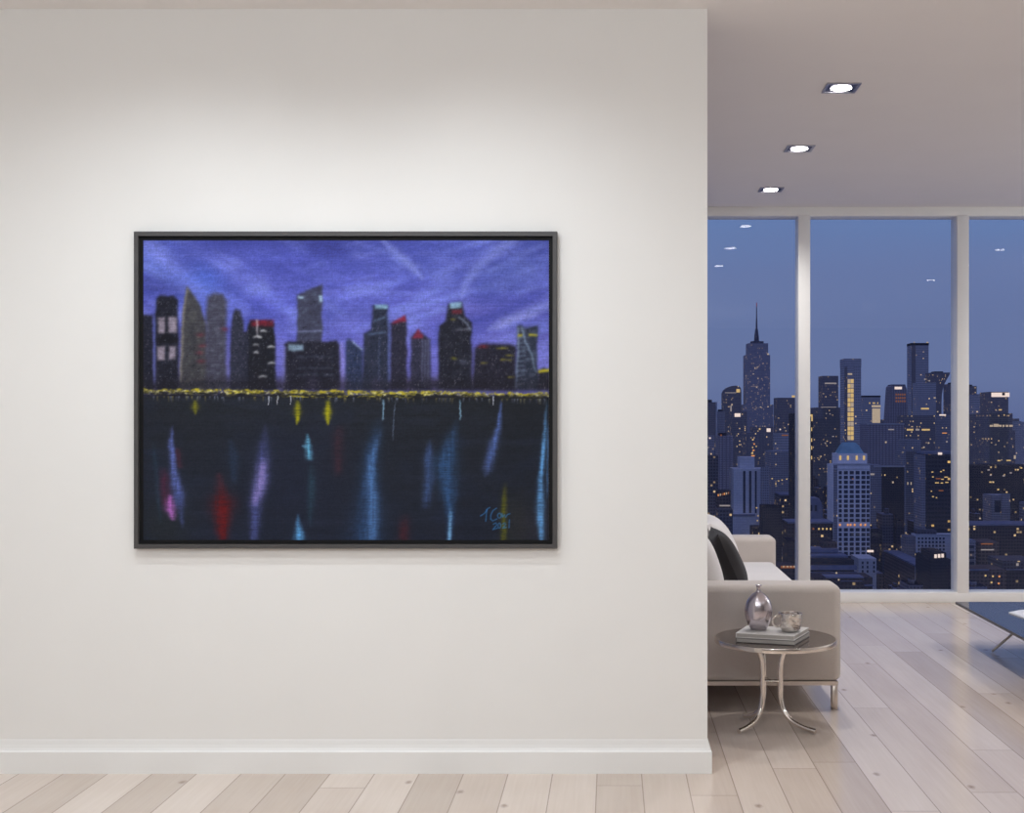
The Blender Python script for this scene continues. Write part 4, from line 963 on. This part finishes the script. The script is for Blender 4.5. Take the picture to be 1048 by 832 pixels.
for r in range(24):
    for c in cols:
        y = 482+r*dz; x = c
        if 535 < y < 538.5: continue
        wpx = 4.1 if c not in (858.4, 886.8) else 3.1
        if nwin < 92:
            b.b('window', x, x+wpx, y, y+3.5, M_winglass, -.35, 0)
        else: box(rest, b.X(x), b.X(x+wpx), -.35, 0, b.Z(y+3.5), b.Z(y))
        nwin += 1
ro = obj('window', rest, M_winglass, b.o, smooth=False); ro['kind'] = 'stuff'
for c in (858.6, 866.6, 869.4, 873.6, 879.8, 884.4): b.b('lit_window', c, c+2.1, 535.8, 538.4, E_amber, -.8, 0)
b.b('lit_window', 872, 873.6, 489.4, 490.8, E_orange, -.8, 0)
b = Bld('mansard_block', 'low blue round-shouldered block just right of the first mullion', 812, 843, 536, 1380, 36, 'blue')
b.poly('mansard_roof', [(824, 536), (826, 514), (829, 510), (838.6, 510), (841.4, 515), (843, 536)], 2, 34, M_roofb)
for x in (829, 834): b.b('dormer', x, x+2.4, 517, 523, M_winglass, 1, 3)
b = Bld('low_block', 'low block with a row of golden lamps left of the blue-roofed pale tower', 806, 852.6, 534.6, 1290, 40, 'low2'); b.b('cornice', 806, 852.6, 534, 535.6, M_roofb, -1, 40)
for x in (831.4, 837, 841, 845, 849): b.b('lit_window', x, x+2, 540, 542.4, E_gold if x > 835 else E_orange, -1, 0)
b.b('terrace', 806, 852, 552.4, 556, M_roofb, -6, 0)
b = Bld('low_block', 'black low hall in front of the golden-lamp block', 806, 852, 553.6, 1235, 30, 'darker'); b.b('roof', 806, 852, 553, 554, M_roofd, -1, 31)
b = Bld('terraced_block', 'stack of long pale blue roof terraces at the foot of the blue-roofed pale tower', 826.5, 874, 573, 1150, 60, 'darker')
for k, (x0, x1, y, a, c) in enumerate(((827, 866, 566, 40, 62), (827, 872, 571, 20, 48), (827, 876, 578.4, -4, 26), (827, 876, 585, -24, 2))): b.b('terrace', x0, x1, y, y+4.4, M_roofb, a, c)
b.b('roof_box', 850, 866, 560, 566, 'low2', 46, 60)
b = Bld('low_block', 'dark low block in front of the roof terraces, two small lamps on it', 826, 893, 591, 1085, 34, 'low2')
b.b('lit_window', 856, 858, 586, 588, E_cream, 4, 5); b.b('lit_window', 857.4, 859.2, 592.4, 594.2, E_cream, -1, 0)
b.b('roof', 845, 884, 590.4, 591.6, M_roofb, -1, 20); b.b('parapet', 860, 882, 594, 594.8, M_roofb, -2, 0); b.b('parapet', 884, 893, 598, 599.4, M_roofb, -4, 0)
b = Bld('small_block', 'small pale block with two columns of square windows near the street', 878.6, 897, 571.6, 1260, 40, 'plain')
for x in (882, 887, 893.6):
    for k in range(3): b.b('window', x, x+1.7, 574.6+k*4.4, 577.2+k*4.4, M_winglass, -.4, 0)
b.b('roof_light', 896.4, 902.6, 567.4, 569.4, E_white, 40, 43)
b = Bld('street_block', 'long brown block running back along the street, pale gable to the front', 936.4, 952, 579.4, 1250, 140, 'brown'); b.b('gable', 936.4, 952, 579.4, 700, 'plain', -1, 0); b.b('roof', 936, 952.2, 578, 579.6, M_roofb, -1.5, 141)
b = Bld('gridded_block', 'white block with a grid of dark square windows left of the second mullion', 937.4, 985, 547.4, 1360, 22, 'plain')
b.b('cornice', 937, 985, 546.6, 548, M_band, -1, 0); b.b('flank', 926.6, 937.4, 549, 700, 'dark', 1, 22); b.b('roof_box', 940, 960, 543, 547.4, 'low1', 6, 20)
for i in range(8):
    for k in range(6): b.b('window', 939.4+i*3.62, 941.4+i*3.62, 550+k*3.72, 552.2+k*3.72, M_winglass, -.4, 0)
b = Bld('low_block', 'dark block with glowing white top-floor windows at the bottom of the middle pane', 952.8, 973, 572.4, 1180, 60, 'darker')
for k in range(3): b.b('lit_window', 957+k*3.6, 960+k*3.6, 567.2-(k*.3), 572-(k*.3), E_white, 3, 4)
b.b('upper_storey', 955.6, 969.6, 566, 572.4, 'darker', 4, 50)
# --- right pane
b = Bld('office_tower', 'dark notched tower at the left edge of the right pane', 984, 999.6, 395, 2350, 50, 'dark'); b.b('roof_box', 990, 996, 393.6, 395, M_roofd, 6, 40)
b = Bld('office_tower', 'lower bluish tower leaning on the dark notched one in the right pane', 996.6, 1007.6, 404.6, 2100, 50, 'slate'); b.b('roof', 999, 1004, 403.4, 405, M_roofb, -1, 40)
for x, y, w in ((1006, 427, 2), (1003.6, 439.8, 4), (999.4, 445, 1.4), (997.8, 457, 2), (1004.4, 456.2, 1.8), (1001.2, 465, 1.6)): b.b('lit_window', x, x+w, y, y+1.5, E_gold, -14, -13)
b.b('lit_column', 1001.4, 1002.2, 434, 472, E_orange, -14, -13); b.b('wing', 990, 1012, 424, 700, 'dark', -13, 0)
def shoulder(s, bm):
    for x0, x1, y in ((1012.6, 1032, 401), (1007.4, 1036.4, 423)): box(bm, s.X(x0), s.X(x1), 0, 50, 0, s.Z(y))
b = Bld('office_tower', 'dark tower with a broad white illuminated crown band in the right pane', 1007.4, 1036.4, 401, 1950, 50, 'dark', shape=shoulder)
b.b('crown_sign', 1014.6, 1033, 401.8, 406.2, E_white, -1, 0); b.b('sign_emblem', 1025.4, 1028.2, 402, 404.6, M_roofd, -1.6, -1)
for x, w in ((1012.8, 3.4), (1016.8, 5), (1022.4, 2.6), (1026, 2), (1029.4, 2.4), (1032.8, 3.6)): b.b('lit_strip', x, x+w, 434.8-(1 if w == 5 else 0), 436.8, E_cream)
for x, y, w in ((1020.4, 470.6, 3.6), (1029.4, 470.4, 5.6), (1021.6, 418.6, 4), (1027, 424, 1.4)): b.b('lit_window', x, x+w, y, y+1.6, E_gold)
b.b('edge_light', 1037.6, 1039.4, 466, 469.6, E_cream, -1, 0)
b = Bld('low_block', 'long dim block with scattered white lights under the right pane towers', 988, 1056, 476, 1880, 50, 'low2')
for x, y, w in ((1012.4, 485.4, 2.4), (1012, 492.4, 2), (1020.4, 500, 2), (1025.4, 486, 3), (1010, 480, 3), (1033, 483, 2.4), (1044, 478, 2)): b.b('lit_window', x, x+w, y, y+1.7, E_gold if w < 2.2 else E_dim, -2, -1)
b = Bld('apartment_tower', 'ghostly pale apartment block standing low in the right pane', 1015, 1033, 507, 1620, 40, 'blue'); b.b('window_stripe', 1018, 1024, 512, 524, M_winglass, -1, 0); b.b('wing', 1024.6, 1033, 505, 700, 'blue', -4, 0)
b = Bld('low_block', 'long low roof forming a pale level line in the right pane', 984, 1060, 537.4, 1460, 48, 'low2'); b.b('roof', 984, 1060, 536.4, 538, M_roofb, -1, 49); b.b('lit_window', 1015, 1017, 533, 535, E_cream, 50, 51)
b = Bld('low_block', 'brick-dark block with two thin lit floor lines low in the right pane', 1001.4, 1022.4, 555, 1310, 40, 'brown'); b.b('lit_strip', 1004, 1016, 556, 557.2, E_orange); b.b('lit_strip', 1004, 1017, 562, 563.2, E_dim)
b = Bld('low_block', 'narrow block of pale window bands against the second mullion', 984, 998.6, 553, 1300, 40, 'blue')
for k in range(5): b.b('window_band', 985, 997, 558+k*5.6, 561+k*5.6, M_winglass, -.5, 0)
b = Bld('low_block', 'dark block with amber windows above the sill of the right pane', 984, 1030, 583, 1190, 40, 'brown'); b.b('parapet', 984, 1012, 582.4, 584, M_roofb, -1, 0)
for x, y in ((1007.4, 588), (1013.6, 595), (1021.6, 588.8), (1021, 596), (1021.4, 604), (1015, 588.6)): b.b('lit_window', x, x+2, y, y+2, E_amber if x > 1020 else E_gold, -1, 0)
b = Bld('low_block', 'dim block with an angular roof edge and one white lamp, corner of the right pane', 1026, 1062, 574, 1230, 50, 'low1'); b.b('parapet', 1026, 1062, 581, 582.2, M_roofb, -12, -10); b.b('lit_window', 1039.6, 1042.6, 576, 579.4, E_dim, -1, 0); b.b('terrace', 1026, 1062, 582, 700, 'low2', -12, 0)
# street lamps in the gap before the brown street block
def lamp(px_, py_, mat, lab, h=9, r=1.25):
    d = (EYE-GZ-h)*F/(py_-VY); z = h
    o = empty('street_lamp', (PX(px_, d), d, GZ)); tag(o, lab, 'street lamp', 'street lamps between the blocks')
    obj('pole', tube(bmesh.new(), [(0, 0, 0), (0, 0, h)], .12, 6), M_steelmast, o)
    obj('lamp_head', lathe(bmesh.new(), [(.1, h-r), (r*.8, h-r*.6), (r, h), (r*.8, h+r*.6), (.1, h+r)], 8), mat, o)
for a in ((908, 589, E_amber, 'amber street lamp, leftmost low in front of the brown street block'), (911.2, 586.6, E_orange, 'dim orange street lamp in the gap beside the brown street block'), (914, 588, E_amber, 'amber street lamp second along the brown street block'),
          (916, 585, E_amber, 'amber street lamp highest beside the brown street block'), (928, 589.8, E_gold, 'yellowish street lamp right of the amber ones, before the brown street block')): lamp(*a)

# --- low-rise city and dim mid-rises filling the blocks between, kept only where the photo's window shows them
VIS = np.full((240, 360), 1e9)            # nearest depth over px 712..1072, py 370..610
def rast(f, write=True):
    x0, x1, y0, y1, z = f
    a, b_, ty = VX+x0*F/y0, VX+x1*F/y0, VY-(z-EYE)*F/y0
    tb_ = VY-(z-EYE)*F/y1
    i0, i1, j0 = int(round(a))-712, int(round(b_))-712, int(round(min(ty, tb_)))-370
    i0, i1, j0 = max(0, i0), min(360, i1), max(0, j0)
    if i1 <= i0 or j0 >= 240: return 0
    R_ = VIS[j0:, i0:i1]; m = R_ > y0; n = int(m.sum())
    if write: R_[m] = y0
    return n
for f in FOOT: rast(f)
for o_ in COL.objects:
    if o_.name.startswith('street_lamp'): FOOT.append((o_.location.x-3, o_.location.x+3, o_.location.y-3, o_.location.y+3, GZ+10))
rg = random.Random(12); cand = []
for d in range(1120, 2500, 72):
    p = 716 + rg.uniform(-8, 0)
    while p < 1064:
        w = rg.uniform(6, 17)*1500/d; hgt = (rg.uniform(16, 46) if d < 1500 else rg.uniform(22, 75))*(1.4 if rg.random() < .15 else 1)
        f = (PX(p, d), PX(p+w, d), d+rg.uniform(0, 14), d+rg.uniform(34, 54), GZ+hgt)
        cand.append((f, 'low')); p += w + rg.uniform(.6, 5)
for d, y0_, y1_ in ((2750, 424, 446), (3300, 424, 440), (4200, 426, 437), (5600, 427.5, 434)):
    p = 716.
    while p < (1034 if d < 4000 else 1042):
        w = rg.uniform(7, 18); y = rg.uniform(y0_, y1_)
        cand.append(((PX(p, d), PX(p+w, d), d, d+40, PZ(y, d)), 'mid')); p += w + rg.uniform(0, 3)
def clash(f):
    return any(f[0]-2 < g[1] and f[1]+2 > g[0] and f[2]-26 < g[3]+2 and f[3]+2 > g[2]-26 for g in FOOT)
cand = [c for c in cand if not clash(c[0])]
for f, k in cand: rast(f)
def visible(f):
    x0, x1, y0, y1, z = f
    i0, i1 = max(0, int(round(VX+x0*F/y0))-712), min(360, int(round(VX+x1*F/y0))-712)
    if i1 <= i0: return 0
    return int((VIS[:, i0:i1] == y0).sum())
kinds = {'low': (('low1', 'grey'), ('low2', 'dark'), ('low3', 'pale'), ('brown', 'brownish')), 'mid': (('far', 'hazy'), ('dark', 'dark'))}
for f, k in cand:
    if visible(f) < 14: continue
    x0, x1, y0, y1, z = f
    st, wd_ = rg.choice(kinds[k]); px_ = VX+(x0+x1)/2*F/y0
    pane = 'left' if px_ < 822 else 'middle' if px_ < 983 else 'right'
    zone = ('low nearer streets' if y0 < 1400 else 'low streets' if y0 < 1800 else 'streets below the towers') if k == 'low' else ('gaps behind the towers' if y0 < 4000 else 'far haze on the horizon')
    bm = nb(x0-(x0+x1)/2, x1-(x0+x1)/2, 0, y1-y0, 0, z-GZ)
    if k == 'low' and rg.random() < .6:
        w = x1-x0; a = rg.uniform(-.4, .0)*w; box(bm, a, a+w*rg.uniform(.2, .4), 8, 20, z-GZ, z-GZ+rg.uniform(3, 7))
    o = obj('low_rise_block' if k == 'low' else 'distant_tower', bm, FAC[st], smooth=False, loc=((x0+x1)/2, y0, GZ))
    if k == 'low': o.data.materials.append(M_roofb if rg.random() < .45 else M_roofd)
    if k == 'low':
        for p in o.data.polygons:
            if p.normal.z > .5: p.material_index = 1
    tag(o, f'small {wd_} block in the {zone} seen through the {pane} pane' if k == 'low' else f'dim {wd_} tower in the {zone}, {pane} pane', 'building', f'{wd_} blocks in the {zone}, {pane} pane')
# the rest of the city to either side, beyond what the windows frame from here
bm = bmesh.new()
for d, a, c in ((1350, 20, 60), (1600, 40, 110), (1900, 60, 150), (2300, 80, 220), (2900, 120, 230)):
    for p0, p1 in ((470, 696), (1082, 1190)):
        p = p0
        while p < p1:
            w = rg.uniform(12, 26); x0, x1 = PX(p, d), PX(min(p+w, p1), d)
            if x1-x0 > 8: box(bm, x0, x1, d+rg.uniform(0, 10), d+45, 0, rg.uniform(a, c))
            p += w+rg.uniform(2, 9)
o = obj('distant_city', bm, FAC['dark'], smooth=False, loc=(0, 0, GZ)); tag(o, 'dim city fabric running on behind the white wall and past the frame', 'city', kind='stuff')
# ground, river, far shore
def m_ground():
    t = NT('dark_streets'); p = t.geo(); d = t.n('ShaderNodeBsdfDiffuse')
    t.l(t.mix(t.noise(p, .004, 4), (*lin((46, 44, 56)), 1), (*lin((74, 74, 92)), 1)), d.inputs[0])
    vo = t.n('ShaderNodeTexVoronoi', feature='F1'); vo.inputs['Scale'].default_value = .05; t.l(p, vo.inputs['Vector'])
    cs = t.n('ShaderNodeSeparateColor'); t.l(vo.outputs['Color'], cs.inputs[0])
    on = t.math('MULTIPLY', t.math('LESS_THAN', vo.outputs['Distance'], .09), t.math('GREATER_THAN', cs.outputs[0], .35))
    e = t.n('ShaderNodeEmission'); t.l(t.mix(cs.outputs[1], (*lin((255, 150, 90)), 1), (*lin((255, 226, 190)), 1)), e.inputs[0]); t.l(t.math('MULTIPLY', on, 1.0), e.inputs[1])
    a = t.n('ShaderNodeAddShader'); t.l(d.outputs[0], a.inputs[0]); t.l(e.outputs[0], a.inputs[1]); t.l(a.outputs[0], t.out.inputs[0]); t.m.cycles.emission_sampling = 'NONE'; return t.m
struct('ground', nb(-9000, 9000, 700, 5200, GZ-8, GZ), m_ground())
def m_water():
    t = NT('river_water'); p = t.geo(); t.pbr(t.mix(t.noise(p, .002, 3), (*lin((44, 66, 116)), 1), (*lin((66, 92, 150)), 1)), .5, 0, .3)
    return t.m
struct('river', nb(-14000, 14000, 5200, 16000, GZ-6, GZ-2), m_water())
rgn = random.Random(3); pts = [(-9000, 0)]
x = -9000
while x < 9000: pts.append((x, 120+rgn.uniform(-30, 50)+(70 if rgn.random() < .2 else 0))); x += rgn.uniform(180, 420)
pts.append((9000, 0))
struct('hills', prism(bmesh.new(), pts, 'y', 16000, 16600), FAC['far'], loc=(0, 0, GZ))
def m_shore():
    t = NT('far_shore_lights_land'); p = t.geo(); d = t.n('ShaderNodeBsdfDiffuse'); d.inputs[0].default_value = (*lin((84, 92, 124)), 1)
    vo = t.n('ShaderNodeTexVoronoi', feature='F1'); vo.inputs['Scale'].default_value = .012; t.l(p, vo.inputs['Vector'])
    e = t.n('ShaderNodeEmission'); e.inputs[0].default_value = (*lin((255, 214, 170)), 1); t.l(t.math('MULTIPLY', t.math('LESS_THAN', vo.outputs['Distance'], .42), .9), e.inputs[1])
    a = t.n('ShaderNodeAddShader'); t.l(d.outputs[0], a.inputs[0]); t.l(e.outputs[0], a.inputs[1]); t.l(a.outputs[0], t.out.inputs[0]); t.m.cycles.emission_sampling = 'NONE'; return t.m
struct('shore', nb(1500, 9000, 13000, 13300, GZ-2, GZ+34), m_shore())
